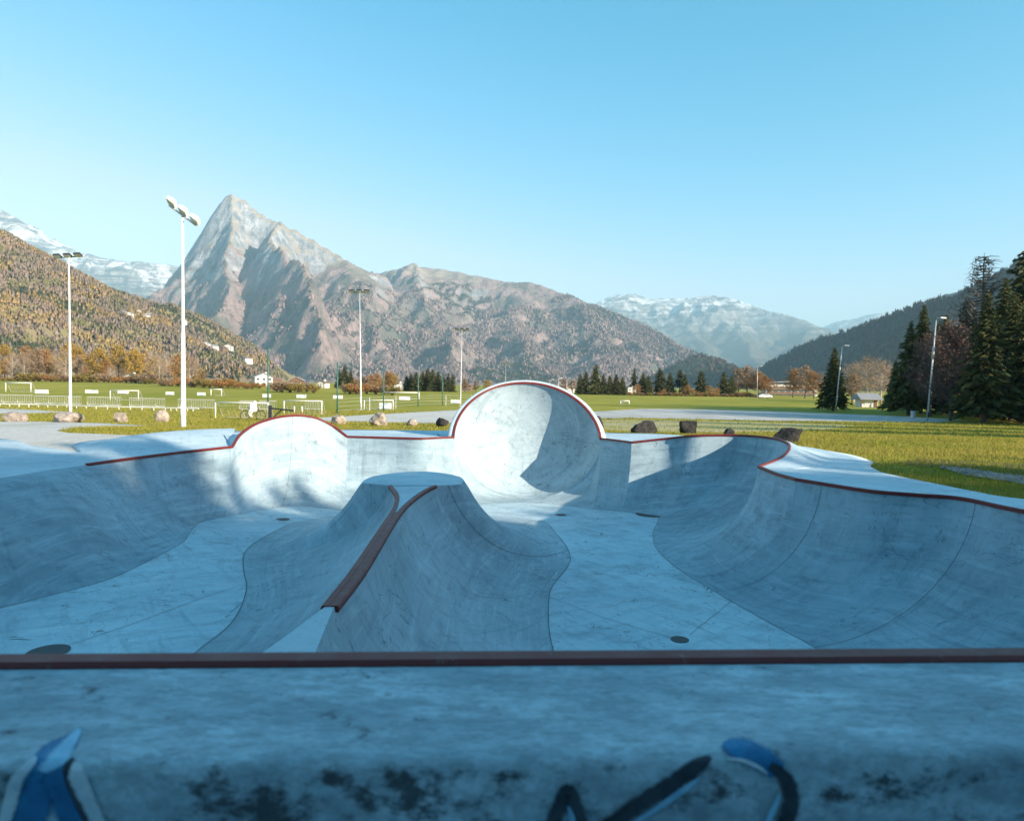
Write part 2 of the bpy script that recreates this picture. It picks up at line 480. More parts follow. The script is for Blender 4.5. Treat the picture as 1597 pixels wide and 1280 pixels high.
sec.append(('back', [
    row(P(542,681,0), Pf(530,795), (-5.3,21.9,.0), (-5.6,23.9,0)),
    row(P(600,682.5,0), (-3.5,19.25), (-4.0,22.0,.0), (-4.2,24.0,0)),
    row(P(655,684,0), (-2.6,19.2), (-2.9,22.0,.0), (-3.2,24.0,0)),
    row(P(682,683,0), (-2.1,19.4), (-2.4,22.2,.0), (-2.9,24.0,0)),
    row(E, (-1.55,19.7), V3(CR_C + CR_X * -(CR_A + .5) + CR_Y * .6, 0), (-2.6,24.1,0))]))
NCR = 7
rows = []
for i in range(NCR):
    th = math.pi * (1 + i / (NCR - 1)); p = cradle(th, 0)
    u = i / (NCR - 1); thb = math.pi * (1 - u)
    dk = CR_C + CR_X * (math.cos(thb) * (CR_A + .5)) + CR_Y * (math.sin(thb) * (CR_D + .5) + .6 * (1 - math.sin(thb)))
    fx = -1.55 + u * 3.9; fy = 19.7 + .9 * math.sin(math.pi * u) + (-.15 * u)
    rows.append(row(p, (fx, fy), (dk.x, dk.y, 0), (-2.6 + u * 6.4, 24.1 + .3 * math.sin(math.pi * u), 0)))
sec.append(('cradle', rows))
sec.append(('gap', [
    row(Fp, (2.35,19.55), V3(CR_C + CR_X * (CR_A + .5) + CR_Y * .6, 0), (3.8,24.1,0)),
    row(P(962,687,0), (2.75,19.5), (3.6,22.3,0), (4.2,24.1,0)),
    row(P(985,690,0), (3.1,19.3), (4.0,22.2,0), (4.8,24.1,0))]))
sec.append(('pocket', [
    row(P(985,690,0), (3.1,19.3), (4.0,22.2,0), (4.8,24.1,0)),
    row(P(1040,684,.14), (3.55,18.95), (5.0,21.6,0), (5.6,24.0,-.02)),
    row(P(1085,679.5,.27), Pf(1024,806), (5.8,20.9,0), (6.6,23.4,-.04)),
    row(P(1150,679,.31), Pf(1026,812), (7.0,20.7,0), (7.8,22.4,-.05)),
    row(P(1200,683,.31), Pf(1023,819), (8.0,19.3,0), (8.6,20.2,-.05)),
    row(P(1226,690,.29), Pf(1019,828), (8.1,17.7,0), (8.5,18.4,0)),
    row(P(1231,699,.24), Pf(1018,835), (7.6,16.2,0), (8.6,17.6,0)),
    row(P(1222,711,.15), Pf(1019,842), (6.9,15.0,0), (8.6,17.0,0)),
    row(P(1205,720,.07), Pf(1021,850), (6.3,14.3,0), (8.5,16.4,0)),
    row(P(1183,728,0), Pf(1027,860), (5.8,14.0,0), (8.3,15.6,0))]))
sec.append(('hip', [
    row(P(1183,728,0), Pf(1027,860), (5.8,14.0,0), (8.3,15.6,0)),
    row(P(1210,739,0), Pf(1048,880), (5.8,13.2,0), (7.8,14.8,0)),
    row(P(1242,748,0), Pf(1080,902), (5.9,12.7,0), P(1374,736,0))]))
sec.append(('right', [
    row(P(1242,748,0), Pf(1080,902), (5.9,12.7,0), P(1374,736,0)),
    row(P(1300,757.5,0), Pf(1128,930), (6.2,12.2,0), P(1410,744,0)),
    row(P(1362,766.8,0), Pf(1175,957), (6.6,11.7,0), P(1450,752,0)),
    row(P(1430,772.3,0), Pf(1220,982), (7.0,11.0,0), P(1520,766,0)),
    row(P(1500,778,0), Pf(1260,1003), (7.5,10.2,0), P(1580,776,0)),
    row(P(1597,798,0), Pf(1305,1030), (8.0,9.0,0), (8.9,9.4,0)),
    row((7.7,7.4,0), (4.9,7.4), (8.6,7.2,0), (9.6,7,0)),
    row((7.9,5.3,0), (5.2,5.6), (9,5,0), (10.5,3,0)),
    row((7.2,3.6,0), (5.0,4.8), (9,2.5,0), (11,-6,0))]))
sec.append(('near_right', [
    row((7.2,3.6,0), (5.0,4.8), (9,2.5,0), (11,-6,0)),
    row((6.2,2.9,0), (4.8,4.6), (6.6,1.6,0), (8.5,-7,0)),
    row((5.2,ly(5.2)+.01,0), (4.5,4.4), (5.4,1.4,0), (6.5,-7,0))]))
sec.append(('near', [
    row((5.2,ly(5.2)+.01,.66), (4.5,4.4), (5.4,1.4,0), (6.5,-7,0)),
    row((0,ly(0)+.01,.66), (0,4.2), (0,1.4,0), (-2,-7,0)),
    row((-5.4,ly(-5.4)+.01,.66), (-5.0,4.2), (-5.4,1.4,0), (-9,-7,0))]))
sec.append(('near_left', [
    row((-5.4,ly(-5.4)+.01,0), (-5.0,4.2), (-5.4,1.4,0), (-9,-7,0)),
    row((-7.2,2.9,0), (-6.0,4.5), (-8.2,.6,0), (-13,-7,0)),
    row((-8.6,4.0,0), (-6.6,5.2), (-10.5,2.5,0), (-17,-6,0))]))

SAMP = {}; order = []
for nm, rows in sec:
    s = catmull(rows, 10)
    if nm == 'cradle':                        # exact ellipse for the mouth of the cradle
        for i in range(len(s)):
            s[i, 0:3] = cradle(math.pi * (1 + i / (len(s) - 1)), 0)
    SAMP[nm] = s; order.append(nm)
def wall_point(r, t):
    """point of a bowl wall: t 0 at the floor seam, 1 at the rim"""
    fz = float(zf(r[3], r[4])); h = r[2] - fz
    pm = R(84); ph = t * pm
    a = math.sin(ph) / math.sin(pm); b = (1 - math.cos(ph)) / (1 - math.cos(pm))
    sf = r[11]
    a2 = t; b2 = t * t * (3 - 2 * t)
    a2 = a2 * .75 + .25 * a2 * a2
    a = a * (1 - sf) + a2 * sf; b = b * (1 - sf) + b2 * sf
    return Vector((r[3] + (r[0] - r[3]) * a, r[4] + (r[1] - r[4]) * a, fz + h * b))

bowl = empty('skate_bowl', (0, 12, 0), 0, 'large pale concrete skate bowl with red steel coping and a domed cradle', 'skate bowl')
def part(o):                                  # parent to the bowl, keeping world coordinates
    o.parent = bowl; o.matrix_parent_inverse = Matrix.Translation((0, -12, 0)); return o
def grid_mesh(name, cols, mat, smooth=True):
    m = len(cols[0]); V = [p for c in cols for p in c]; Fc = []
    for i in range(len(cols) - 1):
        for j in range(m - 1):
            a = i * m + j; Fc.append((a, a + 1, a + m + 1, a + m))
    # metres along and across, for the trowel marks
    A = np.array([[tuple(p) for p in c] for c in cols])
    du = np.linalg.norm(np.diff(A, axis=0), axis=2).mean(1); u = np.concatenate([[0], np.cumsum(du)]) + float(A[0, 0, 0])
    dv = np.linalg.norm(np.diff(A, axis=1), axis=2); v = np.concatenate([np.zeros((len(cols), 1)), np.cumsum(dv, 1)], 1)
    col = np.stack([np.repeat(u[:, None], m, 1), v, np.full(v.shape, float(A[0, 0, 1]))], -1).reshape(-1, 3)
    return mesh_np(name, V, Fc, mat, None, smooth, col)
NT_ = 18
for nm in order:
    S = SAMP[nm]
    cols = [[wall_point(r, j / NT_) for j in range(NT_ + 1)] for r in S]
    o = part(grid_mesh('bowl_wall', [c[::-1] for c in cols], MATS['concrete_island_and_sunlit' if nm in ('arch', 'cradle') else 'concrete_wall']))  # arch and cradle: sunlit brightness put into a paler concrete colour
    if nm == 'arch': o['label'] = 'raised arched wall extension'
    if nm == 'pocket': o['label'] = 'deep round corner pocket with a raised lip'
# deck: rim -> lip -> mid ring -> outer edge -> skirt
for nm in order:
    S = SAMP[nm]; cols = []
    for i, r in enumerate(S):
        rim = Vector(r[0:3]); mid = Vector(r[5:8]); out = Vector(r[8:11])
        if nm == 'near': rim = Vector((r[0], r[1] - .5, 0))
        if nm == 'cradle':
            u = i / (len(S) - 1); thb = math.pi * (1 - u)
            q = cradle(thb if 0 < u < 1 else thb, 0)
            q = CR_C + CR_X * (math.cos(thb) * (CR_A + .05)) + CR_Y * (math.sin(thb) * (CR_D + .05)); rim = Vector((q.x, q.y, 0))
        dirv = Vector((mid.x - rim.x, mid.y - rim.y, 0))
        L = max(dirv.length, .01); dirv /= L
        lipw = min(.16, L * .3) if rim.z > .03 else .02
        lip = rim + dirv * lipw
        c = [rim, lip]
        for k in range(1, 7):
            t = k / 6; q = lip.lerp(mid, t)
            e = t * t * (3 - 2 * t)
            q.z = lip.z + (mid.z - lip.z) * (e if lip.z < mid.z else (1 - (1 - t) ** 1.6))
            c.append(q)
        for k in range(1, 7):
            t = k / 6; q = mid.lerp(out, t); q.z = mid.z + (out.z - mid.z) * (t * t * (3 - 2 * t)); c.append(q)
        c.append(out + Vector((0, 0, -.35)))
        cols.append(c)
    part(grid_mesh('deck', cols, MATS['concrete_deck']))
# floor
foot = []
for nm in order: foot += [(r[3], r[4]) for r in SAMP[nm][:-1]]
_c = []
for p in foot:
    if not _c or (abs(p[0] - _c[-1][0]) + abs(p[1] - _c[-1][1])) > .02: _c.append(p)
FOOT = _c
def fill(loop, step, zfun, name, mat, jitter=0.):
    xs = [p[0] for p in loop]; ys = [p[1] for p in loop]
    gx, gy = np.meshgrid(np.arange(min(xs), max(xs), step), np.arange(min(ys), max(ys), step))
    gx = gx.ravel() + .013; gy = gy.ravel() + .017
    m = in_poly(gx, gy, loop)
    pts = [Vector(p) for p in loop] + [Vector((a, b)) for a, b in zip(gx[m], gy[m])]
    n = len(loop)
    v, e, f, *_ = delaunay_2d_cdt(pts, [(i, (i + 1) % n) for i in range(n)], [], 1, 1e-4)
    X = np.array([(p.x, p.y) for p in v]); Z = zfun(X[:, 0], X[:, 1])
    return mesh_np(name, np.column_stack([X, Z]), [tuple(q) for q in f], mat, None, True, np.column_stack([X[:, 0] * .8 + X[:, 1] * .6, X[:, 1] * .8 - X[:, 0] * .6, Z * 0]))
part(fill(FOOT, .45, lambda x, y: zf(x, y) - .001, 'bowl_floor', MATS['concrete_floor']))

# --- the island: spine and volcano
SPX = lambda px, py: P(px, py, 0.0)
def el(a): return (-1.70 + .86 * math.cos(R(a)), 11.98 + 1.22 * math.sin(R(a)))
isl = [
 ('wl', [((-2.3,2.55), (-3.9,3.6)), ((-1.62,3.7), (-3.75,5.3)), (xy(SPX(507,946)), Pf(300,1022))]),
 ('sl', [(xy(SPX(507,946)), Pf(300,1022)), (xy(SPX(552,888)), Pf(362,970)), (xy(SPX(596,822)), Pf(384,922)), (xy(SPX(611,800)), Pf(381,895)),
         (xy(SPX(617,788)), Pf(379,880)), (xy(SPX(619,772)), Pf(380,866)), (xy(SPX(609,757)), Pf(386,856))]),
 ('vo', [(xy(SPX(609,757)), Pf(386,856)), (el(205), Pf(400,845)), (el(180), Pf(430,828)), (el(155), Pf(468,813)), (el(125), (-4.0,17.4)),
         (el(90), (-2.0,18.3)), (el(60), (-.2,18.2)), (el(30), Pf(845,813)), (el(5), Pf(866,831)), (el(-22), Pf(882,850)), (xy(SPX(679,757)), Pf(889,866))]),
 ('sr', [(xy(SPX(679,757)), Pf(889,866)), (xy(SPX(662,765)), Pf(889,876)), (xy(SPX(641,780)), Pf(880,891)), (xy(SPX(624,797)), Pf(868,905)), (xy(SPX(607,822)), Pf(857,926)),
         (xy(SPX(566,888)), Pf(856,978)), (xy(SPX(521,946)), Pf(865,1024))]),
 ('wr', [(xy(SPX(521,946)), Pf(865,1024)), ((-1.12,3.7), (.75,6.0)), ((-.9,2.55), (.95,4.0))])]
ISL = {}
for nm, rw in isl: ISL[nm] = catmull([list(a) + list(b) for a, b in rw], 8)
def isl_point(r, t, rnd):
    fz = float(zf(r[2], r[3])); h = -fz
    pm = R(80); ph = t * pm
    a = math.sin(ph) / math.sin(pm); b = (1 - math.cos(ph)) / (1 - math.cos(pm))
    if rnd:                                   # the volcano: laid back, with a worn rounded brink
        a2 = t; b2 = t ** 1.9
        a = .55 * a + .45 * a2; b = .55 * b + .45 * b2
        k = max(0, (t - .9) / .1); b = b - .035 * k * k
    return Vector((r[2] + (r[0] - r[2]) * a, r[3] + (r[1] - r[3]) * a, fz + h * b + .002))
top = []
for nm, _ in isl:
    S = ISL[nm]
    w = [1.0 if nm == 'vo' else 0.0] * len(S)
    cols = []
    for i, r in enumerate(S):
        e = 0.0
        if nm == 'vo': e = min(1, min(i, len(S) - 1 - i) / 10)
        cols.append([isl_point(r, j / NT_, False).lerp(isl_point(r, j / NT_, True), e) for j in range(NT_ + 1)])
    o = part(grid_mesh('island_side', cols, MATS['concrete_island_and_sunlit']))
    if nm == 'vo': o['label'] = 'flared volcano end of the central spine'
    top += [c[-1] for c in cols[:-1]]
top.append(cols[-1][-1])
# volcano table: slightly dished disc with rounded brink
ctr = Vector((-1.70, 11.98, .02))
def fan(loop, name):
    V = [ctr]; n = len(loop); Fc = []
    rings = 5
    for k in range(1, rings + 1):
        t = k / rings
        for p in loop: q = ctr.lerp(p, t); q.z = p.z * t ** 4 + .0 + .012 * (1 - t * t); V.append(q)
    for i in range(n - 1):
        Fc.append((0, 1 + i, 2 + i))
        for k in range(rings - 1):
            a = 1 + k * n + i; Fc.append((a, a + n, a + n + 1, a + 1))
    Fc.append((0, n, 1))
    for k in range(rings - 1):
        a = 1 + k * n + n - 1; b = 1 + k * n; Fc.append((a, a + n, b + n, b))
    return part(mesh_np(name, V, Fc, MATS['concrete_deck'], None, True))
vo_loop = [isl_point(r, 1, False).lerp(isl_point(r, 1, True), min(1, min(i, len(ISL['vo']) - 1 - i) / 10)) for i, r in enumerate(ISL['vo'])]
fan(vo_loop, 'volcano_table')
# strip between the two coping branches and wedge towards the ledge
def strip(la, lb, name, z, mat='concrete_deck'):
    V = []; Fc = []
    for a, b in zip(la, lb):
        V += [(a[0], a[1], z), ((a[0] + b[0]) / 2, (a[1] + b[1]) / 2, z), (b[0], b[1], z)]
    for i in range(len(la) - 1):
        for k in range(2): a = i * 3 + k; Fc.append((a, a + 1, a + 4, a + 3))
    return part(mesh_np(name, V, Fc, MATS[mat]))
_r = ISL['sr'][::-1]
strip(ISL['sl'][:25], _r[:25], 'coping_plate', .005, 'coping_steel')
strip(ISL['sl'][24:], _r[24:], 'spine_top', -.004)
strip(ISL['wl'], ISL['wr'][::-1], 'spine_platform', .0)

# --- coping: steel bar swept along the rims
def sweep(pts, w, h, name, mat, up=None, n_out=0):
    pts = [Vector(p) for p in pts]; V = []; Fc = []; c = .28
    prof = [(-.5, -.5), (.5, -.5), (.5, .5 - c), (.5 - c * .5, .5), (-.5 + c * .5, .5), (-.5, .5 - c)]
    n = len(prof)
    for i, p in enumerate(pts):
        t = (pts[min(i + 1, len(pts) - 1)] - pts[max(i - 1, 0)]).normalized()
        u0 = Vector((0, 0, 1)) if up is None else Vector(up(i))
        s = t.cross(u0).normalized(); u = s.cross(t).normalized()
        for a, b in prof: V.append(p + s * (a * w) + u * (b * h))
    for i in range(len(pts) - 1):
        for k in range(n):
            a = i * n + k; b = i * n + (k + 1) % n; Fc.append((a, b, b + n, a + n))
    Fc += [tuple(range(n)), tuple(range((len(pts) - 1) * n, len(pts) * n))[::-1]]
    return part(mesh_np(name, V, Fc, mat))
CW, CH = .062, .055
for nm in ('left_coping', 'arch', 'back', 'gap', 'pocket', 'hip', 'right', 'near_right'):
    S = SAMP[nm]
    sweep([Vector((r[0], r[1], r[2] + .006)) for r in S], CW, CH, 'coping', MATS['coping_steel'])
N = 48
sweep([cradle(math.pi * (1 - i / N), 0) - CR_Y * .006 for i in range(N + 1)], .06, .07, 'coping', MATS['coping_steel'],
      up=lambda i: Vector((CR_X.x * math.cos(math.pi * (1 - i / N)), CR_X.y * math.cos(math.pi * (1 - i / N)), .8 * math.sin(math.pi * (1 - i / N)))))
for nm in ('sl', 'sr'):
    sweep([Vector((r[0], r[1], -.016)) for r in ISL[nm]], .068, .05, 'coping', MATS['coping_steel'])

# --- the cradle: half dome that leans over the bowl
cols = []
NA, NP = 72, 22
for i in range(NA + 1):
    th = 2 * math.pi * i / NA
    cols.append([cradle(th, j / NP) for j in range(NP + 1)])
o = part(grid_mesh('cradle_bowl', [c[::-1] for c in cols], MATS['concrete_island_and_sunlit'])); o['label'] = 'smooth hollow dome leaning over the bowl'  # paler colour carries the sunlight on the dome
cols = []
for i in range(41):
    th = -.12 + (math.pi + .24) * i / 40
    cc = [cradle(th, 0) + CR_Y * .004, cradle(th, 0, .06, .06) - CR_Y * .0, cradle(th, 0, .15, .15) + CR_Y * .02, cradle(th, .03, .19, .19)]
    cc += [cradle(th, .03 + .97 * j / 14, .19, .19, .19) for j in range(1, 15)]
    cols.append(cc)
o = part(grid_mesh('cradle_shell', cols, MATS['concrete_deck']))

# --- dark joints in the concrete, drains
def ribbon(pts, w, name='joint', lift=.004, up=None):
    pts = [Vector(p) for p in pts]; V = []; Fc = []
    for i, p in enumerate(pts):
        t = (pts[min(i + 1, len(pts) - 1)] - pts[max(i - 1, 0)]).normalized()
        u = Vector((0, 0, 1)) if up is None else up[i]
        s = t.cross(u).normalized()
        V += [p + u * lift + s * w / 2, p + u * lift - s * w / 2]
    Fc = [(2 * i, 2 * i + 1, 2 * i + 3, 2 * i + 2) for i in range(len(pts) - 1)]
    return part(mesh_np(name, V, Fc, MATS['joint']))
def fl(p): return Vector((p[0], p[1], float(zf(p[0], p[1]))))
k = 0
for nm in ('left', 'left_coping', 'arch', 'back', 'gap', 'pocket', 'hip', 'right'):
    ribbon([fl((r[3], r[4])) for r in SAMP[nm]], .009)
for nm in ('sl', 'vo', 'sr'):
    ribbon([fl((r[2], r[3])) + Vector((0, 0, .006)) for r in ISL[nm]], .011)
def pxline(pp, n=8):
    c = catmull(pp, n); return [fl(Pf(a, b)) for a, b in c]
for pp in ([(288,864),(335,865),(383,864)], [(100,1008),(200,975),(300,938),(388,908)], [(445,812),(500,803),(530,796)], [(395,797),(430,806),(445,810)],
           [(852,928),(950,966),(1048,994)], [(1075,990),(1110,962),(1142,936)], [(1010,804),(960,793),(905,785)]):
    ribbon(pxline(pp), .007, lift=.005)
def wall_joint(nm, px):
    S = SAMP[nm]; r = min(S, key=lambda q: abs(proj(q[0:3])[0] - px))
    i = [k for k in range(len(S)) if S[k] is r or np.array_equal(S[k], r)][0]
    r2 = S[min(i + 1, len(S) - 1)] if i + 1 < len(S) else S[i - 1]
    pts = [wall_point(r, j / 24) for j in range(25)]; q2 = [wall_point(r2, j / 24) for j in range(25)]
    up = []
    for j in range(25):
        t = pts[min(j + 1, 24)] - pts[max(j - 1, 0)]; s = q2[j] - pts[j]
        u = t.cross(s).normalized()
        c = Vector((0, 12, 2)) - pts[j]
        up.append(u if u.dot(c) > 0 else -u)
    ribbon(pts, .009, lift=.004, up=up)
wall_joint('arch', 457); wall_joint('pocket', 1181); wall_joint('right', 1284); wall_joint('right', 1520)
S = ISL['vo']; r = S[-5]; r2 = S[-4]
pts = [isl_point(r, j / 20, False).lerp(isl_point(r, j / 20, True), .4) for j in range(21)]
ribbon(pts, .008, lift=.006, up=[Vector((.6, -.5, .62)).normalized()] * 21)
for px, py, rad in ((440,810,.17), (75,1016,.21), (1060,997,.13), (875,803,.15), (1015,802,.42)):
    c = fl(Pf(px, py)) + Vector((0, 0, .006)); mb = MB()
    ring = [c + Vector((math.cos(a) * rad, math.sin(a) * rad, 0)) for a in np.linspace(0, 2 * math.pi, 28, endpoint=False)]
    ring2 = [c + Vector((math.cos(a) * rad * .86, math.sin(a) * rad * .86, .004)) for a in np.linspace(0, 2 * math.pi, 28, endpoint=False)]
    mb.add(ring + ring2 + [c], [(i, (i + 1) % 28, 28 + (i + 1) % 28, 28 + i) for i in range(28)] + [(28 + i, 28 + (i + 1) % 28, 56) for i in range(28)])
    part(mb.build('floor_drain', MATS['drain_iron']))

# --- the ledge in front of the camera, with its coping and spray paint
L_PROF = [(-.012, LZ - .05), (-.03, LZ - .002), (-.10, LZ), (-.30, LZ - .004), (-.50, LZ - .008), (-.578, LZ - .0105), (-.597, LZ - .0115), (-.612, LZ - .018), (-.624, LZ - .030), (-.629, LZ - .050), (-.632, LZ - .15), (-.64, -.02)]
cols = []
for x in np.linspace(-5.4, 5.2, 90):
    wob = .004 * math.sin(x * 3.1) + .003 * math.sin(x * 7.7 + 1)
    cols.append([Vector((x, ly(x) + a + (wob if j > 3 else 0), z - (.5 * abs(wob) if 5 < j < 9 else 0))) for j, (a, z) in enumerate(L_PROF)])
ledge = part(grid_mesh('ledge', cols, MATS['concrete_ledge'])); ledge['label'] = 'stained concrete ledge with spray paint'
xs = np.linspace(-5.4, 5.2, 40)
sweep([Vector((x, ly(x) - .032, LZ - .006)) for x in xs], .096, .05, 'coping', MATS['coping_steel'])
def ledge_hit(px, py):
    d = ray(px, py)
    fo = -L_Y0; fd = d.y - L_SL * d.x; zo = CAM_Z; zd = d.z; best = None
    for (a0_, z0), (a1_, z1) in zip(L_PROF[:-1], L_PROF[1:]):
        A = np.array([[fd, -(a1_ - a0_)], [zd, -(z1 - z0)]])
        if abs(np.linalg.det(A)) < 1e-9: continue
        t, s = np.linalg.solve(A, [a0_ - fo, z0 - zo])
        if -1e-6 <= s <= 1 + 1e-6 and t > 0 and (best is None or t < best[0]):
            nrm = Vector((0, -(z0 - z1), (a0_ - a1_))).normalized()
            if nrm.z < 0 and nrm.y > 0: nrm = -nrm
            best = (t, nrm)
    if best is None: return None
    t, nrm = best
    return Vector((d.x * t, d.y * t, CAM_Z + d.z * t)) - d.normalized() * .0005, nrm, d.normalized()
def stroke(pp, mat, lift, name='spray_paint'):
    """pp: (px, py, width px) along the stroke"""
    S = catmull(pp, 10); V = []; Fc = []; m = 7; cc_ = []
    for i in range(len(S)):
        t = S[min(i + 1, len(S) - 1)][:2] - S[max(i - 1, 0)][:2]; t /= np.linalg.norm(t) + 1e-9
        for k in range(m):
            o = (k / (m - 1) - .5) * S[i][2] * 1.25
            h = ledge_hit(S[i][0] - t[1] * o, S[i][1] + t[0] * o)
            if h is None: h = ledge_hit(S[i][0], min(S[i][1], 1340))
            V.append(h[0] - h[2] * lift); ed = abs(k / (m - 1) - .5) * 2
            en = min(i, len(S) - 1 - i) / len(S); cc_.append((max(ed, 1 - en * 9), 0, 0))
    for i in range(len(S) - 1):
        for k in range(m - 1): a = i * m + k; Fc.append((a, a + 1, a + m + 1, a + m))
    o = part(mesh_np(name, V, Fc, MATS[mat], None, False, np.array(cc_))); o.parent = ledge; o.matrix_parent_inverse = Matrix.Identity(4)
    return o
stroke([(14,1330,40),(40,1245,40),(72,1185,36),(105,1160,26),(126,1136,4)], 'spray_blue', .004)
stroke([(70,1235,46),(85,1200,44),(100,1170,26),(128,1132,6)], 'spray_light_blue', .005)
stroke([(28,1330,52),(52,1255,52),(75,1205,40)], 'spray_blue', .006)
stroke([(80,1200,42),(105,1245,50),(140,1330,56)], 'spray_blue', .007)
stroke([(-6,1330,22),(12,1262,22),(26,1215,20),(50,1186,12),(58,1180,4)], 'spray_white', .008)
stroke([(116,1180,4),(104,1195,10),(108,1220,12),(128,1262,14),(160,1330,14)], 'spray_dark', .008)
stroke([(124,1186,10),(120,1205,26),(128,1228,26),(148,1270,22),(176,1330,24)], 'spray_white', .009)
stroke([(850,1330,22),(868,1270,22),(885,1232,20),(902,1270,20),(920,1330,22)], 'spray_dark', .004)
stroke([(886,1256,3),(892,1275,9),(902,1320,10)], 'spray_light_blue', .006)
stroke([(930,1300,20),(985,1262,24),(1050,1220,24),(1090,1192,22),(1110,1178,6)], 'spray_dark', .004)
stroke([(970,1295,4),(1020,1263,8),(1065,1232,9),(1095,1210,2)], 'spray_light_blue', .006)
stroke([(1126,1160,8),(1150,1166,32),(1190,1184,36),(1215,1205,28)], 'spray_blue', .005)
stroke([(1200,1190,10),(1225,1215,24),(1234,1245,24),(1226,1285,26),(1215,1330,26)], 'spray_dark', .006)
stroke([(1130,1181,2),(1160,1186,6),(1185,1197,6),(1198,1208,2)], 'spray_white', .007)
stroke([(1217,1234,2),(1212,1250,8),(1200,1275,10),(1185,1320,8)], 'spray_light_blue', .008)
PARK = []
for nm in order: PARK += [(r[8], r[9]) for r in SAMP[nm][:-1]]
# ================================================================== the ground
def zg(x, y):
    x = np.asarray(x, float); y = np.asarray(y, float)
    z = np.interp(y, [-1e5, 18, 24, 32, 45, 62, 1e5], [-.05, -.05, -.12, -.62, -1.05, -1.40, -1.40])
    az = -x / np.maximum(y, 1.0)
    z = z + np.clip((y - 100) / 160, 0, 1) * np.clip((az - .15) / .45, 0, 1) * 2.2
    return z
def G(px, py):                               # pixel on the ground
    z = -.5
    for _ in range(40):
        p = P(px, py, z); z = .5 * z + .5 * float(zg(p.x, p.y))
    return p
# park outline pulled in a little, so the deck laps over the ground
cxp = sum(p[0] for p in PARK) / len(PARK); cyp = sum(p[1] for p in PARK) / len(PARK)
hole = []
for p in PARK:
    d = Vector((p[0] - cxp, p[1] - cyp)); L = d.length; q = d * ((L - .12) / L)
    q = (cxp + q.x, cyp + q.y)
    if not hole or math.hypot(q[0] - hole[-1][0], q[1] - hole[-1][1]) > .08: hole.append(q)
def axis(lo, hi, fine_lo, fine_hi, step, g=1.22):
    a = list(np.arange(fine_lo, fine_hi + 1e-6, step)); s = step; v = fine_hi
    while v < hi: s *= g; v += s; a.append(v)
    s = step; v = fine_lo
    while v > lo: s *= g; v -= s; a.insert(0, v)
    return a
gx, gy = np.meshgrid(axis(-14000, 14000, -44, 44, 2.0), sorted(set(axis(-6000, 26000, -12, 66, 2.0) + [18, 24, 32, 45, 62, 100, 180, 260])))
gx = gx.ravel(); gy = gy.ravel()
m = ~in_poly(gx, gy, [(p[0] , p[1]) for p in PARK])
pts = [Vector(p) for p in hole] + [Vector((a, b)) for a, b in zip(gx[m], gy[m])]
n = len(hole)
v, e, f, *_ = delaunay_2d_cdt(pts, [(i, (i + 1) % n) for i in range(n)], [], 0, 1e-4)
X = np.array([(p.x, p.y) for p in v])
cen = np.array([X[list(q)].mean(0) for q in f])
keep = ~in_poly(cen[:, 0], cen[:, 1], hole)
f = [tuple(q) for q, k in zip(f, keep) if k]
tag(mesh_np('ground', np.column_stack([X, zg(X[:, 0], X[:, 1])]), f, MATS['grass_ground'], None, True), kind='structure')

rng = np.random.default_rng(7)
def sheet(name, pix, mat, lift, rough=.25, step=1.2):
    w = [G(*p) for p in pix]; loop = []
    for i in range(len(w)):
        a, b = w[i], w[(i + 1) % len(w)]; L = (b - a).length; k = max(1, int(L / .7))
        for j in range(k):
            q = a.lerp(b, j / k); s = rough * min(1, L / 3)
            loop.append((q.x + rng.normal(0, s * .5), q.y + rng.normal(0, s)))
    o = fill(loop, step, lambda x, y: zg(x, y) + lift, name, mat)
    tag(o, kind='structure'); return loop
GRAV = []
GRAV.append(sheet('gravel_path', [(-60,657),(0,658),(70,658),(150,660),(235,664),(180,667),(110,669),(92,672),(110,676),(170,678),(235,682),(210,690),(150,712),(60,705),(-60,690)], MATS['gravel'], .02, .12, .6))
GRAV.append(sheet('gravel_track', [(-40,637),(0,637.5),(60,640),(120,643),(60,645),(0,646),(-40,645)], MATS['gravel'], .02, .15, 1))
GRAV.append(sheet('gravel_path', [(470,653),(560,648),(640,643.5),(740,638),(800,638),(800,655),(740,657),(690,660.5),(640,660),(560,658),(500,657)], MATS['gravel'], .02, .2, 1.2))
GRAV.append(sheet('road', [(880,645),(930,642),(1000,637.5),(1100,638.5),(1250,643),(1400,649),(1500,655),(1460,659),(1350,657.5),(1200,656),(1080,654),(980,651.5),(900,654)], MATS['asphalt'], .02, .12, 1.5))
GRAV.append(sheet('gravel_ditch', [(1465,730),(1500,733),(1560,741),(1640,752),(1640,764),(1570,752),(1510,743)], MATS['gravel'], .025, .06, .5))
GRAV.append(sheet('bare_soil', [(1385,722),(1440,716),(1520,719),(1640,727),(1640,745),(1560,737),(1500,729),(1440,728)], MATS['bare_soil'], .012, .15, .6))
WORN = sheet('worn_grass', [(900,658),(960,654),(1080,656.5),(1220,659),(1330,663),(1290,669),(1180,674),(1060,675),(960,672),(900,668)], MATS['worn_grass'], .012, .4, 1.0)
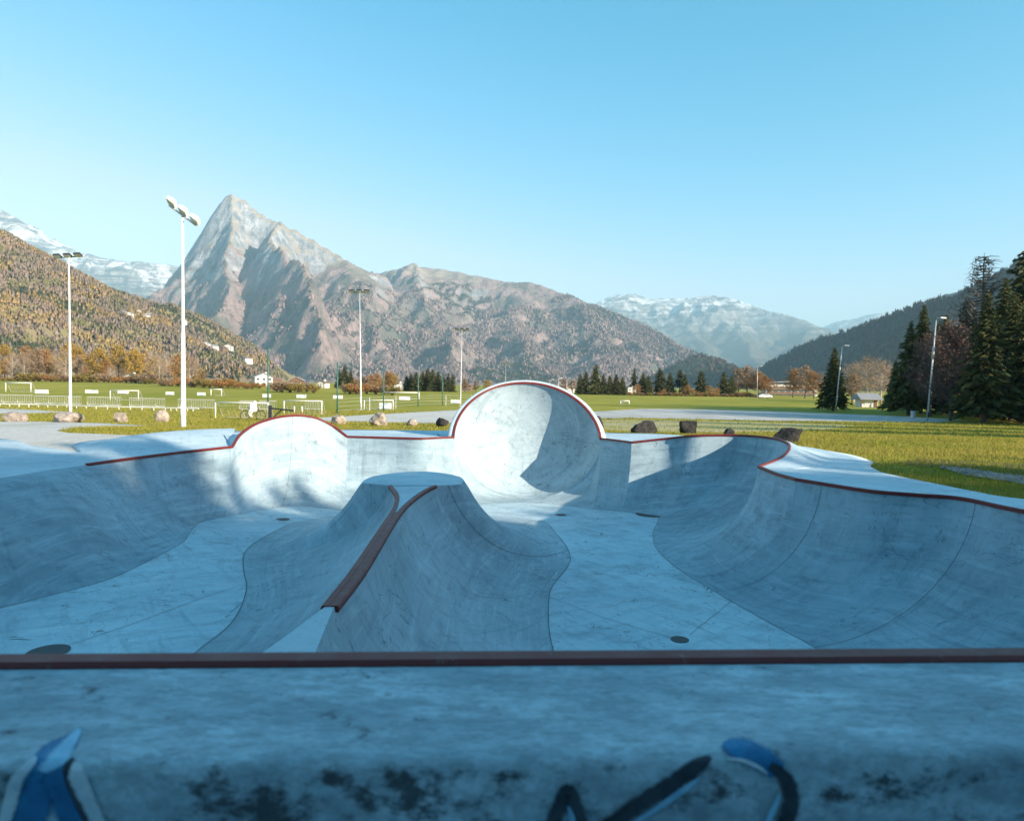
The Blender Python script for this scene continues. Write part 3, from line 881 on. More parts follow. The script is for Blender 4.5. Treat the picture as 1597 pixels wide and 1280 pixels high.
# grass blades standing on the near ground
def grass(n, r0, r1, seed):
    g = np.random.default_rng(seed)
    u = g.random(n); d = (r0 ** .3 + u * (r1 ** .3 - r0 ** .3)) ** (1 / .3)
    a = (g.random(n) - .5) * 1.75
    x = d * a; y = d
    ok = ~in_poly(x, y, PARK)
    for L in GRAV[:-1]: ok &= ~in_poly(x, y, L)
    ok &= ~(in_poly(x, y, WORN) & (g.random(n) < .8))
    x = x[ok]; y = y[ok]; n = len(x)
    hgt = (.035 + .05 * g.random(n) ** 2) * (.7 + .9 * vnoise(x * .7, y * .7, 5)) * (1 + y / 60)
    wd = .006 + .00055 * y
    z = zg(x, y); ang = g.random(n) * 6.283; ln = .5 * hgt
    V = np.empty((n, 3, 3)); c = np.cos(ang); s = np.sin(ang)
    V[:, 0] = np.column_stack([x - c * wd, y - s * wd, z - .01]); V[:, 1] = np.column_stack([x + c * wd, y + s * wd, z - .01])
    a2 = g.random(n) * 6.283
    V[:, 2] = np.column_stack([x + np.cos(a2) * ln, y + np.sin(a2) * ln, z + hgt])
    return V.reshape(-1, 3)
V = np.concatenate([grass(150000, 9, 34, 3), grass(90000, 28, 75, 4)])
o = mesh_np('grass', V, np.arange(len(V)).reshape(-1, 3), MATS['grass_blade'])
tag(o, 'short yellow green grass around the skate bowl', 'grass', kind='stuff')
# ================================================================== trees
def foliage(name, a, b, c=None, trans=.25, tint=False):
    @material(name)
    def _(n):
        g = n.n('NewGeometry')
        r = g.outputs['Random Per Island']
        stops = [(0., a), (1., b)] if c is None else [(0., a), (.55, b), (1., c)]
        col = n.ramp(r, stops)
        oi = n.n('ObjectInfo').outputs['Random']
        col = n.mix(n.math('MULTIPLY', oi, .35), col, tuple(x * .45 for x in a))
        n.set(col, .75, spec=.2)
        t = n.n('BsdfTranslucent'); n.l(col, t.inputs[0])
        ms = n.n('MixShader'); ms.inputs[0].default_value = trans
        n.l(n.b.outputs[0], ms.inputs[1]); n.l(t.outputs[0], ms.inputs[2]); n.l(ms.outputs[0], n.out.inputs[0])
foliage('spruce_needles', (.042, .056, .022), (.098, .108, .034), (.15, .14, .046), .2)
foliage('pine_needles', (.040, .055, .022), (.085, .095, .035), None, .15)
foliage('autumn_gold', (.36, .22, .045), (.52, .34, .07), (.55, .40, .12))
foliage('autumn_rust', (.30, .15, .055), (.46, .25, .09), (.42, .26, .12))
foliage('autumn_brown', (.24, .165, .105), (.38, .27, .175), (.34, .23, .145))
foliage('autumn_maroon', (.09, .058, .05), (.17, .105, .085), (.25, .15, .115))
foliage('bush_olive', (.19, .155, .045), (.31, .235, .07), (.38, .27, .10))
@material('bark')
def _(n): n.set(n.mix(n.noise(n.pos((1, 1, .25), obj=True), 6, 6, .7), (.07, .055, .045), (.17, .14, .115)), .9, spec=.15)
@material('pale_bark')
def _(n): n.set(n.mix(n.noise(n.pos((1, 1, .25), obj=True), 6, 6, .7), (.36, .30, .25), (.54, .47, .40)), .9, spec=.15)
@material('grey_bark')
def _(n): n.set(n.mix(n.noise(n.pos((1, 1, .25), obj=True), 6, 6, .7), (.07, .065, .06), (.14, .125, .115)), .9, spec=.15)

def quads(C, A, B):
    """diamond cards: centres C, half axes A and B (n,3)"""
    n = len(C); V = np.empty((n, 4, 3)); V[:, 0] = C - A; V[:, 1] = C + B; V[:, 2] = C + A; V[:, 3] = C - B
    return V.reshape(-1, 3), np.arange(4 * n).reshape(-1, 4)
def unit(v): return v / (np.linalg.norm(v, axis=-1, keepdims=True) + 1e-9)

def proto(name, parts):
    """a prototype tree: an Empty with its part meshes; the first use moves it, later uses copy it"""
    return {'name': name, 'parts': parts, 'used': False}
def spruce(name, seed, h=1.0, width=.2, whorls=34, per=7, cards=9, base=.06, power=.85, mat='spruce_needles', bark='bark', ragged=.25, fat=1.0):
    """unit-height conifer: z 0..1"""
    g = np.random.default_rng(seed); C = []; A = []; B = []
    br = MB()
    br.tube([(0, 0, -.01), (.002, 0, .4), (0, .002, .99)], [.014, .009, .0015], 7)
    for w in range(whorls):
        t = base + (1 - base) * (w / whorls) ** .95
        L0 = width * (1 - t) ** power + .008
        a0 = g.random() * 6.28
        for k in range(per):
            a = a0 + 6.283 * k / per + g.normal(0, .18)
            L = L0 * (1 - ragged * g.random() * 1.4) * (1.12 if g.random() < .1 else 1)
            zt = t + g.normal(0, .006)
            rise = .25 * (t - .45) * L; droop = -(.30 + .25 * (1 - t)) * L
            m = max(3, int(cards * (.35 + L / width)))
            s = (np.arange(m) + g.random(m)) / m
            s = .12 + .88 * s
            px = np.cos(a) * L * s; py = np.sin(a) * L * s
            pz = zt + rise * s + droop * s ** 1.7 + .10 * L * s ** 4
            c = np.column_stack([px, py, pz]) + g.normal(0, .05 * L0 + .002, (m, 3)) * np.array([1, 1, .55])
            side = g.choice([-1, 1], m) * (.5 + .5 * g.random(m))
            dirv = np.column_stack([np.cos(a) + -np.sin(a) * side * .9, np.sin(a) + np.cos(a) * side * .9, -.35 - .5 * g.random(m)])
            dirv = unit(dirv + g.normal(0, .25, (m, 3)))
            ln = (.30 * L0 * (1 - .35 * s) + .008) * (.7 + .6 * g.random(m))
            perp = unit(np.cross(dirv, g.normal(0, 1, (m, 3))))
            C.append(c); A.append(dirv * ln[:, None] * .55 * fat); B.append(perp * ln[:, None] * .22 * fat ** 1.6)
    V, Fc = quads(np.concatenate(C), np.concatenate(A), np.concatenate(B))
    return proto(name, [('crown', V, Fc, mat), ('trunk', np.array(br.v), br.f, bark)])
def broadleaf(name, seed, spread=.36, leaves=6, size=.026, mat='autumn_gold', bark='bark', low=.2, limbs=30, twigs=6, radius=.017):
    """unit-height broadleaf tree: limbs reach from the stem to an uneven crown, twigs and leaves follow them"""
    g = random.Random(seed); gn = np.random.default_rng(seed)
    br = MB(); tips = []
    bend = Vector((g.gauss(0, .04), g.gauss(0, .04), 0))
    stem = lambda z: Vector((bend.x * z * z * 2, bend.y * z * z * 2, z))
    br.tube([stem(-.01), stem(.15), stem(.4), stem(.65), stem(.86)], [radius * 1.25, radius, radius * .75, radius * .45, radius * .15], 7, cap=False)
    lob = [(g.random() * 6.283, g.uniform(.8, 1.22)) for _ in range(7)]
    for i in range(limbs):
        z0 = low + (.80 - low) * (i / limbs) ** 1.1
        a = i * 2.4 + g.gauss(0, .4)
        w = 1.0
        for la, lw in lob:
            w += (lw - 1) * max(0, math.cos(a - la)) ** 3
        zt = min(.99, z0 + g.uniform(.10, .30) + .10 * (i / limbs))
        q = (zt - (low + .98) / 2) / ((.98 - low) / 2)
        rr = spread * w * math.sqrt(max(.06, 1 - q * q * .9)) * g.uniform(.62, 1.05)
        e = Vector((math.cos(a) * rr, math.sin(a) * rr, zt)); s0 = stem(z0)
        m = s0.lerp(e, .5) + Vector((g.gauss(0, .015), g.gauss(0, .015), -.03 + g.gauss(0, .012)))
        r0 = radius * .42 * (1 - .5 * z0)
        br.tube([s0, m, e], [r0, r0 * .65, r0 * .2], 4, cap=False)
        for k in range(twigs):
            t = g.uniform(.3, 1.0); b0 = s0.lerp(m, t * 2) if t < .5 else m.lerp(e, t * 2 - 1)
            dv = (e - s0).normalized() * .5 + Vector((g.gauss(0, .6), g.gauss(0, .6), g.gauss(.35, .45)))
            ln = g.uniform(.06, .15); t1 = b0 + dv.normalized() * ln
            br.tube([b0, b0.lerp(t1, .5) + Vector((0, 0, -.006)), t1], [r0 * .3, r0 * .2, r0 * .07], 3, cap=False)
            for f_ in (.4, .75, 1.0): tips.append(b0.lerp(t1, f_))
            for _ in range(3):
                t2 = b0.lerp(t1, g.uniform(.3, .9)); t3 = t2 + Vector((g.gauss(0, .03), g.gauss(0, .03), abs(g.gauss(.02, .03))))
                br.tube([t2, t3], [r0 * .12, r0 * .05], 3, cap=False); tips.append(t3)
    P_ = np.array([[*t] for t in tips]); k = 1.0 / P_[:, 2].max()
    bv = np.array(br.v) * k; P_ = P_ * k
    out = [('branches', bv, br.f, bark)]
    if leaves:
        P2 = np.repeat(P_, leaves, 0); n = len(P2)
        c = P2 + gn.normal(0, .016, (n, 3))
        a = unit(gn.normal(0, 1, (n, 3))); b = unit(np.cross(a, gn.normal(0, 1, (n, 3))))
        s = size * (.6 + .8 * gn.random((n, 1)))
        V, Fc = quads(c, a * s * .6, b * s * .42)
        out.insert(0, ('crown', V, Fc, mat))
    return proto(name, out)
def dead_spruce(name, seed):
    g = random.Random(seed); br = MB(); tw = MB()
    br.tube([(0, 0, -.01), (.003, 0, .5), (0, 0, 1)], [.013, .008, .001], 7)
    for w in range(40):
        t = .30 + .69 * w / 40
        L0 = .17 * min(1, (1.03 - t) * 1.9) ** .8
        for k in range(5):
            a = g.random() * 6.283; L = L0 * g.uniform(.55, 1.1)
            pts = []
            for s in (0, .3, .6, .85, 1.0):
                pts.append((math.cos(a) * L * s, math.sin(a) * L * s, t - .22 * L * s + .62 * L * s ** 3))
            tw.tube(pts, [.0036, .003, .0024, .0018, .0008], 3, cap=False)
            for j in range(5):
                s = g.uniform(.3, 1); b = Vector((math.cos(a) * L * s, math.sin(a) * L * s, t - .22 * L * s + .62 * L * s ** 3))
                e = b + Vector((g.gauss(0, .02), g.gauss(0, .02), -abs(g.gauss(.0, .02))))
                tw.tube([b, e], [.0014, .0007], 3, cap=False)
    return proto(name, [('branches', np.array(tw.v), tw.f, 'grey_bark'), ('trunk', np.array(br.v), br.f, 'grey_bark')])
def bush(name, seed, mat, n=1500):
    g = np.random.default_rng(seed)
    k = 9; cs = np.column_stack([g.normal(0, .26, k), g.normal(0, .26, k), .35 + .28 * g.random(k)])
    i = g.integers(0, k, n); d = unit(g.normal(0, 1, (n, 3))) * (.30 * g.random((n, 1)) ** .5)
    c = cs[i] + d * np.array([1, 1, 1.05]); c[:, 2] = np.abs(c[:, 2])
    a = unit(g.normal(0, 1, (n, 3)) + np.array([0, 0, .6])); b = unit(np.cross(a, g.normal(0, 1, (n, 3))))
    s = .055 * (.6 + .8 * g.random((n, 1)))
    V, Fc = quads(c, a * s, b * s * .5)
    st = MB(); r = random.Random(seed)
    for j in range(14):
        e = cs[r.randrange(k)] + np.array([r.gauss(0, .1), r.gauss(0, .1), r.uniform(.1, .3)])
        st.tube([(r.gauss(0, .04), r.gauss(0, .04), -.02), tuple(e * np.array([.5, .5, .6])), tuple(e)], [.014, .009, .003], 3, cap=False)
    return proto(name, [('foliage', V, Fc, mat), ('stems', np.array(st.v), st.f, 'bark')])

def place(pr, loc, height, width=1.0, rz=0., label=None, cat='tree', group=None, lean=(0, 0)):
    if not pr['used']:
        e = empty(pr['name'])
        for nm, V, Fc, mt in pr['parts']: mesh_np(nm, V, Fc, MATS[mt], e)
        pr['used'] = e; o = e
    else: o = copy_tree(pr['used'])
    o.location = loc; o.scale = (height * width, height * width, height); o.rotation_euler = (lean[0], lean[1], rz)
    for key, v in (('label', label), ('category', cat), ('group', group)):
        if v: o[key] = v
        elif key in o: del o[key]
    return o
rt = random.Random(11)
def tree_px(pr, px, topy, dist, width=1.0, label=None, group=None, cat='tree', basey=None, lean=(0, 0)):
    """tree standing on the ground under a pixel column; its distance comes from basey where the foot shows"""
    if basey is not None:
        b = G(px, basey); x, y = b.x, b.y
    else:
        d = ray(px, 600); x, y = d.x / d.y * dist, dist
    z = float(zg(x, y)); h = PD(px, topy, y).z - z
    return place(pr, (x, y, z), h, width, rt.random() * 6.28, label, cat, group, lean)

SPR = [spruce('spruce_tree', 1, width=.20, whorls=46, per=9, cards=11, base=.11, fat=1.22), spruce('spruce_tree', 2, width=.23, whorls=42, per=9, cards=11, base=.13, ragged=.4, fat=1.22)]
SPF = [spruce('spruce_tree', 3, width=.22, whorls=30, per=8, cards=8, fat=1.45, power=.75), spruce('spruce_tree', 4, width=.25, whorls=28, per=8, cards=8, power=.6, ragged=.45, fat=1.45)]
PINE = spruce('pine_tree', 5, width=.26, whorls=22, per=6, cards=8, base=.38, power=.5, mat='pine_needles', ragged=.6, fat=1.3)
COLM = spruce('cypress_tree', 6, width=.12, whorls=28, per=8, cards=7, power=.45, ragged=.2, fat=1.5)
GOLD = [broadleaf('golden_tree', 21, leaves=3, mat='autumn_gold'), broadleaf('golden_tree', 22, leaves=2, mat='autumn_rust', spread=.30), broadleaf('golden_tree', 23, leaves=2, mat='autumn_brown', spread=.32)]
RUST = broadleaf('rust_tree', 24, leaves=3, mat='autumn_rust', spread=.42)
BARE = [broadleaf('bare_tree', 31, leaves=2, size=.014, mat='autumn_brown', bark='pale_bark', twigs=9, spread=.40), broadleaf('bare_tree', 32, leaves=1, size=.010, mat='autumn_brown', bark='pale_bark', twigs=9, spread=.34)]
MARO = broadleaf('maroon_tree', 33, leaves=2, size=.017, mat='autumn_maroon', bark='grey_bark', limbs=46, twigs=9, spread=.31, low=.16)
BUSH = [bush('rust_bush', 41, 'autumn_rust'), bush('olive_bush', 42, 'bush_olive'), bush('brown_bush', 43, 'autumn_brown')]
DEAD = dead_spruce('dead_spruce', 51)

# --- the park wood on the right
g_r = 'conifers of the park wood beside the road'
tree_px(SPR[0], 1299, 541, 0, 1.5, 'lone dark spruce beside the shorter leaning light pole', None, basey=641)
tree_px(SPR[1], 1418, 500, 84, 1.35, 'dark spruce behind the taller leaning light pole', g_r)
tree_px(SPR[0], 1437, 474, 92, 1.15, 'tall spruce with a thin tip behind the taller leaning light pole', g_r)
tree_px(SPR[1], 1396, 560, 98, 1.3, 'small dark spruce at the edge of the park wood next to the white kiosk', g_r)
tree_px(MARO, 1482, 500, 0, 1.05, 'round maroon tree with bare twigs just beside the taller leaning light pole', basey=656)
tree_px(MARO, 1452, 520, 80, 1.1, 'maroon leafed tree behind the taller leaning light pole')
tree_px(SPR[1], 1534, 452, 0, 1.25, 'big green spruce with a pale bare lower trunk', basey=660)
tree_px(SPR[0], 1562, 432, 74, 1.2, 'tall green spruce behind the big one with the pale trunk', g_r)
tree_px(SPR[0], 1596, 470, 66, 1.3, 'green spruce at the end of the park wood', g_r)
tree_px(SPR[1], 1515, 480, 84, 1.35, 'dark spruce under the dead bare conifer', g_r)
tree_px(SPR[0], 1498, 520, 96, 1.4, 'dark spruce deep in the park wood behind the round maroon tree', g_r)
tree_px(SPR[1], 1462, 500, 100, 1.3, 'dark spruce deep in the park wood behind both maroon trees', g_r)
tree_px(SPR[0], 1472, 490, 90, 1.3, 'dark spruce filling the gap behind the round maroon tree', g_r)
tree_px(SPR[1], 1503, 462, 92, 1.2, 'tall dark spruce beside the dead bare conifer', g_r)
tree_px(SPR[0], 1586, 418, 88, 1.25, 'tall dark spruce right behind the layered pine', g_r)
tree_px(DEAD, 1527, 394, 80, 1.3, 'dead bare conifer with upswept grey branches')
tree_px(PINE, 1590, 388, 78, 1.1, 'tall pine with layered tufts above the spruces', None)
tree_px(SPR[0], 1578, 455, 70, 1.3, 'full green spruce between the tall pine and the wood end', g_r)
tree_px(SPR[1], 1548, 500, 78, 1.35, 'shaded spruce tucked behind the big one with the pale trunk', g_r)
tree_px(SPR[1], 1640, 400, 80, 1.2, 'green spruce at the end of the park wood', g_r)
tree_px(SPR[0], 1660, 440, 62, 1.0, 'green spruce at the end of the park wood', g_r)
for px, ty, d in ((1332, 566, 165), (1352, 556, 175), (1374, 562, 160), (1392, 575, 170)):
    tree_px(BARE[px % 2], px, ty - 4, d, 1.35, 'pale leafless tree with spreading twigs behind the white kiosk', 'bare trees behind the kiosk')
for px, ty, d, pr in ((1237, 576, 230, GOLD[1]), (1256, 573, 225, GOLD[2]), (1270, 580, 215, GOLD[1]), (1330, 585, 150, GOLD[2])):
    tree_px(pr, px, ty - 4, d, 1.3, 'orange brown autumn tree between the flat roofed block and the lone spruce', 'orange trees by the flat roofed block')
for px, ty, d, pr in ((1152, 577, 250, GOLD[2]), (1166, 573, 255, GOLD[2]), (1183, 582, 250, RUST), (1193, 588, 245, RUST)):
    tree_px(pr, px, ty - 4, d, 1.3, 'brown autumn tree at the tree line end, next to the flat roofed block', 'brown trees by the flat roofed block')
# --- the tree line across the valley
lab = 'dark conifer in the spaced tree line at the far side of the field'
for px, ty, pr in ((905, 585, SPF[0]), (914, 582, SPF[1]), (929, 570, SPF[1]), (941, 585, SPF[0]), (951, 588, SPF[1]), (961, 586, SPF[1]), (971, 589, SPF[0])):
    tree_px(pr, px, ty - 3, 240, 1.6 if px != 929 else 1.3, 'dark bushy conifer in the tight clump beside the domed cradle', 'conifer clump beyond the cradle')
tree_px(PINE, 989, 574, 242, 1.0, 'round headed pine standing alone beside the conifer clump')
for px, ty, pr in ((1003, 583, SPF[0]), (1011, 588, SPF[0]), (1029, 577, SPF[1]), (1045, 584, SPF[0]), (1060, 580, PINE), (1068, 586, SPF[0]), (1093, 581, SPF[1]), (1129, 583, SPF[1]), (1141, 588, SPF[0])):
    tree_px(pr, px, ty - 4, 245 + rt.uniform(-8, 8), 1.65, lab, 'valley tree line')
for px, ty in ((993, 598), (1072, 599), (1107, 601), (1118, 604), (1082, 606), (1035, 606)):
    tree_px(RUST, px, ty, 232, 1.25, 'small orange tree between the dark conifers of the far tree line', 'small orange trees')
for i in range(30):
    px = 985 + i * 7.2 + rt.uniform(-2, 2)
    w = ('rust orange', 'olive', 'pale brown')[i % 3]
    tree_px(BUSH[i % 3], px, 612 + rt.uniform(-2, 3), 228, 1.6, w + ' scrub bush along the foot of the far tree line', w + ' scrub below the tree line', cat='bush')
for px, ty, pr in ((634, 585, SPF[1]), (641, 581, SPF[0]), (649, 579, SPF[1]), (659, 577, SPF[0]), (667, 574, SPF[1]), (675, 574, SPF[0]), (683, 579, SPF[1])):
    tree_px(pr, px, ty, 262 + rt.uniform(-5, 5), 1.7, 'dark spruce in the dense clump behind the practice goals', 'dense spruce clump')
for px, ty in ((692, 583), (699, 582), (706, 582)):
    tree_px(COLM, px, ty, 260, 1.7, 'narrow columnar conifer at the end of the dense spruce clump', 'columnar conifers')
for px, ty, pr in ((538, 570, SPF[1]), (529, 577, SPF[0]), (547, 577, SPF[0]), (363, 583, SPF[0]), (372, 588, SPF[0]), (604, 578, SPF[0])):
    tree_px(pr, px, ty, 300, 1.6, 'dark conifer among the autumn trees below the village', 'conifers below the village')
for px, ty, pr in ((556, 590, RUST), (566, 586, GOLD[2]), (579, 584, RUST), (588, 580, GOLD[1]), (597, 588, RUST), (606, 577, GOLD[1]), (613, 582, GOLD[0]), (725, 590, GOLD[2]), (742, 594, GOLD[2]), (760, 592, GOLD[0]), (880, 590, GOLD[2]), (893, 592, GOLD[2])):
    tree_px(pr, px, ty, 250 + rt.uniform(0, 25), 1.3, 'rust coloured autumn tree along the middle of the far field edge', 'autumn trees along the field edge')
for px, ty, by, pr in ((432, 601, 0, BUSH[2]), (440, 598, 0, BUSH[2]), (452, 600, 0, BUSH[1]), (466, 602, 0, BUSH[1]), (478, 600, 0, BUSH[2]), (489, 603, 0, BUSH[1]), (545, 602, 0, BUSH[2]), (557, 600, 0, BUSH[0]), (572, 601, 0, BUSH[2]), (586, 602, 0, BUSH[0]), (600, 604, 0, BUSH[2]), (611, 606, 0, BUSH[1])):
    w = ('rust orange', 'olive', 'pale brown')[[q for q in range(3) if BUSH[q] is pr][0]]
    tree_px(pr, px, ty - 5, 170 + rt.uniform(-6, 10), 1.5, w + ' shrub in the hedge between the playing field and the village', w + ' field hedge shrubs', cat='bush')
for i in range(17):
    px = 250 + i * 9.5 + rt.uniform(-3, 3)
    k = [0, 2, 0, 1][i % 4]; w = ('rust orange', 'olive', 'pale brown')[k]
    tree_px(BUSH[k], px, 592 + rt.uniform(-6, 6), 205 + rt.uniform(-8, 8), 1.5, w + ' shrub in the hedge behind the tall floodlight', w + ' hedge shrubs behind the floodlight', cat='bush')
# --- golden wood at the foot of the autumn coloured hill
for i in range(66):
    px = -30 + i * 5.4 + rt.uniform(-4, 4); d = 245 + rt.uniform(0, 70)
    ty = 549 + rt.uniform(-16, 22) + max(0, px - 150) * .11
    k = rt.random()
    pr = GOLD[0] if k < .42 else GOLD[1] if k < .55 else GOLD[2] if k < .72 else BARE[i % 2]
    gi = [q for q in range(3) if GOLD[q] is pr]
    if gi:
        w = ('golden yellow', 'rust orange', 'pale brown')[gi[0]]
        tree_px(pr, px, ty, d, 1.0, w + ' autumn tree in the wood at the foot of the autumn coloured hill', w + ' trees at the hill foot')
    else: tree_px(pr, px, ty, d, 1.0, 'pale leafless tree in the wood at the foot of the autumn coloured hill', 'leafless trees at the hill foot')
for i in range(34):
    px = -30 + i * 8.3 + rt.uniform(-3, 3)
    k = [1, 0, 1, 2][i % 4]; w = ('rust orange', 'olive', 'pale brown')[k]
    tree_px(BUSH[k], px, 584 + rt.uniform(-5, 5), 238 + rt.uniform(-4, 8), 1.7, w + ' low shrub in front of the golden wood by the far goal', w + ' shrubs before the golden wood', cat='bush')
# --- the wood behind the photographer, whose shade lies over the bowl
rs = random.Random(5)
for row_y, h0, x0, n in ((-8.0, 15.6, 6, 31), (-12.0, 17.6, 8, 34), (-17.0, 19.8, 12, 36)):
    for i in range(n):
        x = x0 + i * 1.8 + rs.uniform(-.8, .8)
        place(SPR[i % 2], (x, row_y - rs.uniform(0, 2.5), -.05), h0 + (.9 * math.exp(-((x - 20) / 5) ** 2) - (.9 if x > 27 else 0)) * (row_y > -9) + rs.uniform(-.9, .5), 1.25, rs.random() * 6.28,
              'tall spruce in the wood behind the ledge', 'tree', 'spruce wood behind the ledge')
for i in range(12):  # added out of view, to block low sky light from the ledge face
    place(SPF[i % 2], (-15 + i * 1.75 + rs.uniform(-.3, .3), -7.6 - rs.uniform(0, .8), -.05), 8.5 + rs.uniform(-1, 1), 1.15, rs.random() * 6.28,
          'added unseen spruce that keeps sky light off the ledge face', 'tree', 'added spruces that dim the ledge face')
for x, y, h in ((38, 29, 13), (45, 36, 16), (53, 31, 15), (48, 24, 14), (61, 35, 17), (68, 43, 18), (77, 40, 16), (58, 52, 17)):
    place(SPR[int(h) % 2], (x, y, float(zg(x, y))), h, 1.2, rs.random() * 6.28, 'tall spruce on the meadow past the end of the park wood', 'tree', 'spruces past the park wood')
# ================================================================== mountains
@material('mountain')
def _(n):
    g = n.n('NewGeometry'); sp = n.n('SeparateXYZ'); n.l(g.outputs['Position'], sp.inputs[0])
    sn = n.n('SeparateXYZ'); n.l(g.outputs['Normal'], sn.inputs[0])
    big = n.noise(n.pos(), .004, 8, .65); mid = n.noise(n.pos((1, 1, .35)), .018, 8, .7, .4); fine = n.noise(n.pos((1, 1, .3)), .07, 6, .7)
    strata = n.noise(n.pos((.25, .25, 3.0)), .012, 6, .65)
    rock = n.mix(n.ramp(mid, [(.38, 0.), (.62, 1.)]), (.12, .14, .165), (.45, .465, .49))
    rock = n.mix(n.math('MULTIPLY', n.ramp(strata, [(.4, 1.), (.55, 0.)]), .55), rock, (.20, .20, .205))
    wood = n.mix(n.ramp(fine, [(.40, 0.), (.62, 1.)]), (.22, .165, .155), (.37, .265, .25))
    wood = n.mix(n.ramp(n.math('ADD', n.math('MULTIPLY', big, .7), n.math('MULTIPLY', mid, .3)), [(.46, 0.), (.56, .75)]), wood, (.085, .10, .075))
    alpine = n.mix(mid, (.24, .20, .155), (.38, .335, .275))
    alt = n.math('ADD', sp.outputs[2], n.math('MULTIPLY', n.math('SUBTRACT', big, .5), 520.))
    steep = n.math('ADD', sn.outputs[2], n.math('MULTIPLY', n.math('SUBTRACT', mid, .5), .5))
    isrock = n.math('MULTIPLY', n.ramp(steep, [(.52, 1.), (.66, 0.)]), n.ramp(n.math('DIVIDE', alt, 2000.), [(.22, .0), (.34, 1.)]))
    c = n.mix(n.ramp(n.math('DIVIDE', alt, 2000.), [(.36, 0.), (.44, 1.)]), wood, alpine)
    c = n.mix(isrock, c, rock)
    snow = n.math('MULTIPLY', n.ramp(n.math('DIVIDE', alt, 2000.), [(.60, 0.), (.75, 1.)]), n.ramp(n.math('ADD', steep, n.math('MULTIPLY', strata, .3)), [(.70, 0.), (.86, 1.)]))
    c = n.mix(n.math('MULTIPLY', snow, .75), c, (.74, .76, .79))
    n.set(c, .95, spec=.05); n.bump(n.math('ADD', mid, n.math('MULTIPLY', strata, .8)), 1.0, 22)
@material('limestone')
def _(n):
    g = n.n('NewGeometry')
    sn = n.n('SeparateXYZ'); n.l(g.outputs['Normal'], sn.inputs[0]); sp = n.n('SeparateXYZ'); n.l(g.outputs['Position'], sp.inputs[0])
    big = n.noise(n.pos(), .0022, 8, .65); mid = n.noise(n.pos((1, 1, .5)), .012, 8, .7, .5); strata = n.noise(n.pos((.2, .2, 3.0)), .008, 7, .65)
    c = n.mix(n.ramp(mid, [(.36, 0.), (.64, 1.)]), (.12, .125, .13), (.40, .375, .345))
    c = n.mix(n.ramp(strata, [(.40, 1.), (.55, 0.)]), c, (.08, .085, .095))
    alt = n.math('DIVIDE', n.math('ADD', sp.outputs[2], n.math('MULTIPLY', n.math('SUBTRACT', big, .5), 900.)), 2000.)
    wood = n.mix(mid, (.05, .055, .035), (.15, .12, .085))
    c = n.mix(n.ramp(alt, [(.30, 0.), (.42, 1.)]), wood, c)
    steep = n.math('ADD', sn.outputs[2], n.math('MULTIPLY', n.math('SUBTRACT', strata, .5), .9))
    snow = n.math('MULTIPLY', n.ramp(alt, [(.46, 0.), (.58, 1.)]), n.ramp(steep, [(.62, 0.), (.80, 1.)]))
    snow = n.math('MULTIPLY', snow, n.ramp(n.noise(n.pos((1, 1, .6)), .0045, 8, .72, .6), [(.46, 0.), (.56, 1.)]))
    c = n.mix(n.math('MULTIPLY', snow, .9), c, (.78, .79, .82))
    n.set(c, .95, spec=.05); n.bump(n.math('ADD', mid, strata), 1.0, 40)
@material('hill_ground')
def _(n):
    a = n.noise(n.pos(), .010, 7, .65); b = n.noise(n.pos(), .06, 6, .7)
    c = n.mix(n.ramp(a, [(.42, 0.), (.60, 1.)]), (.24, .185, .125), (.28, .24, .09))
    c = n.mix(n.math('MULTIPLY', b, .5), c, (.17, .135, .09))
    n.set(c, .95, spec=.05)
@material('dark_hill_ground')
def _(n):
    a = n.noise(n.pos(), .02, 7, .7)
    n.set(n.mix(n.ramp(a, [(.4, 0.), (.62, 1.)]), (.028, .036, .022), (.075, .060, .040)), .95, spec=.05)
@material('forest')
def _(n):
    at = n.n('Attribute'); at.attribute_name = 'tint'
    an = n.n('Attribute'); an.attribute_name = 'crown_normal'
    n.l(an.outputs['Vector'], n.b.inputs['Normal'])
    n.set(at.outputs['Color'], .9, spec=.03)

EAST = 1.0                                   # how much steeper a slope falls towards +x
def ridge_field(X, Y, ridges):
    Z = np.full(X.shape, -1e9)
    for pl, k, pw in ridges:
        pl = np.array(pl, float)
        for a, b in zip(pl[:-1], pl[1:]):
            d = b[:2] - a[:2]; L2 = (d ** 2).sum() + 1e-9
            t = np.clip(((X - a[0]) * d[0] + (Y - a[1]) * d[1]) / L2, 0, 1)
            dx = X - a[0] - t * d[0]
            dist = np.hypot(np.where(dx > 0, dx * EAST, dx), Y - a[1] - t * d[1])
            z = a[2] + t * (b[2] - a[2])
            Z = np.maximum(Z, z - k * dist ** pw * (1. if pw == 1 else 1000 ** (1 - pw)))
    return Z
def crest_dist(X, Y, lines):
    D = np.full(X.shape, 1e9)
    for pl in lines:
        pl = np.array(pl, float)
        for a, b in zip(pl[:-1], pl[1:]):
            d = b[:2] - a[:2]; t = np.clip(((X - a[0]) * d[0] + (Y - a[1]) * d[1]) / ((d ** 2).sum() + 1e-9), 0, 1)
            D = np.minimum(D, np.hypot(X - a[0] - t * d[0], Y - a[1] - t * d[1]))
    return D
def RP(lst): return [tuple(PD(*p)) for p in lst]
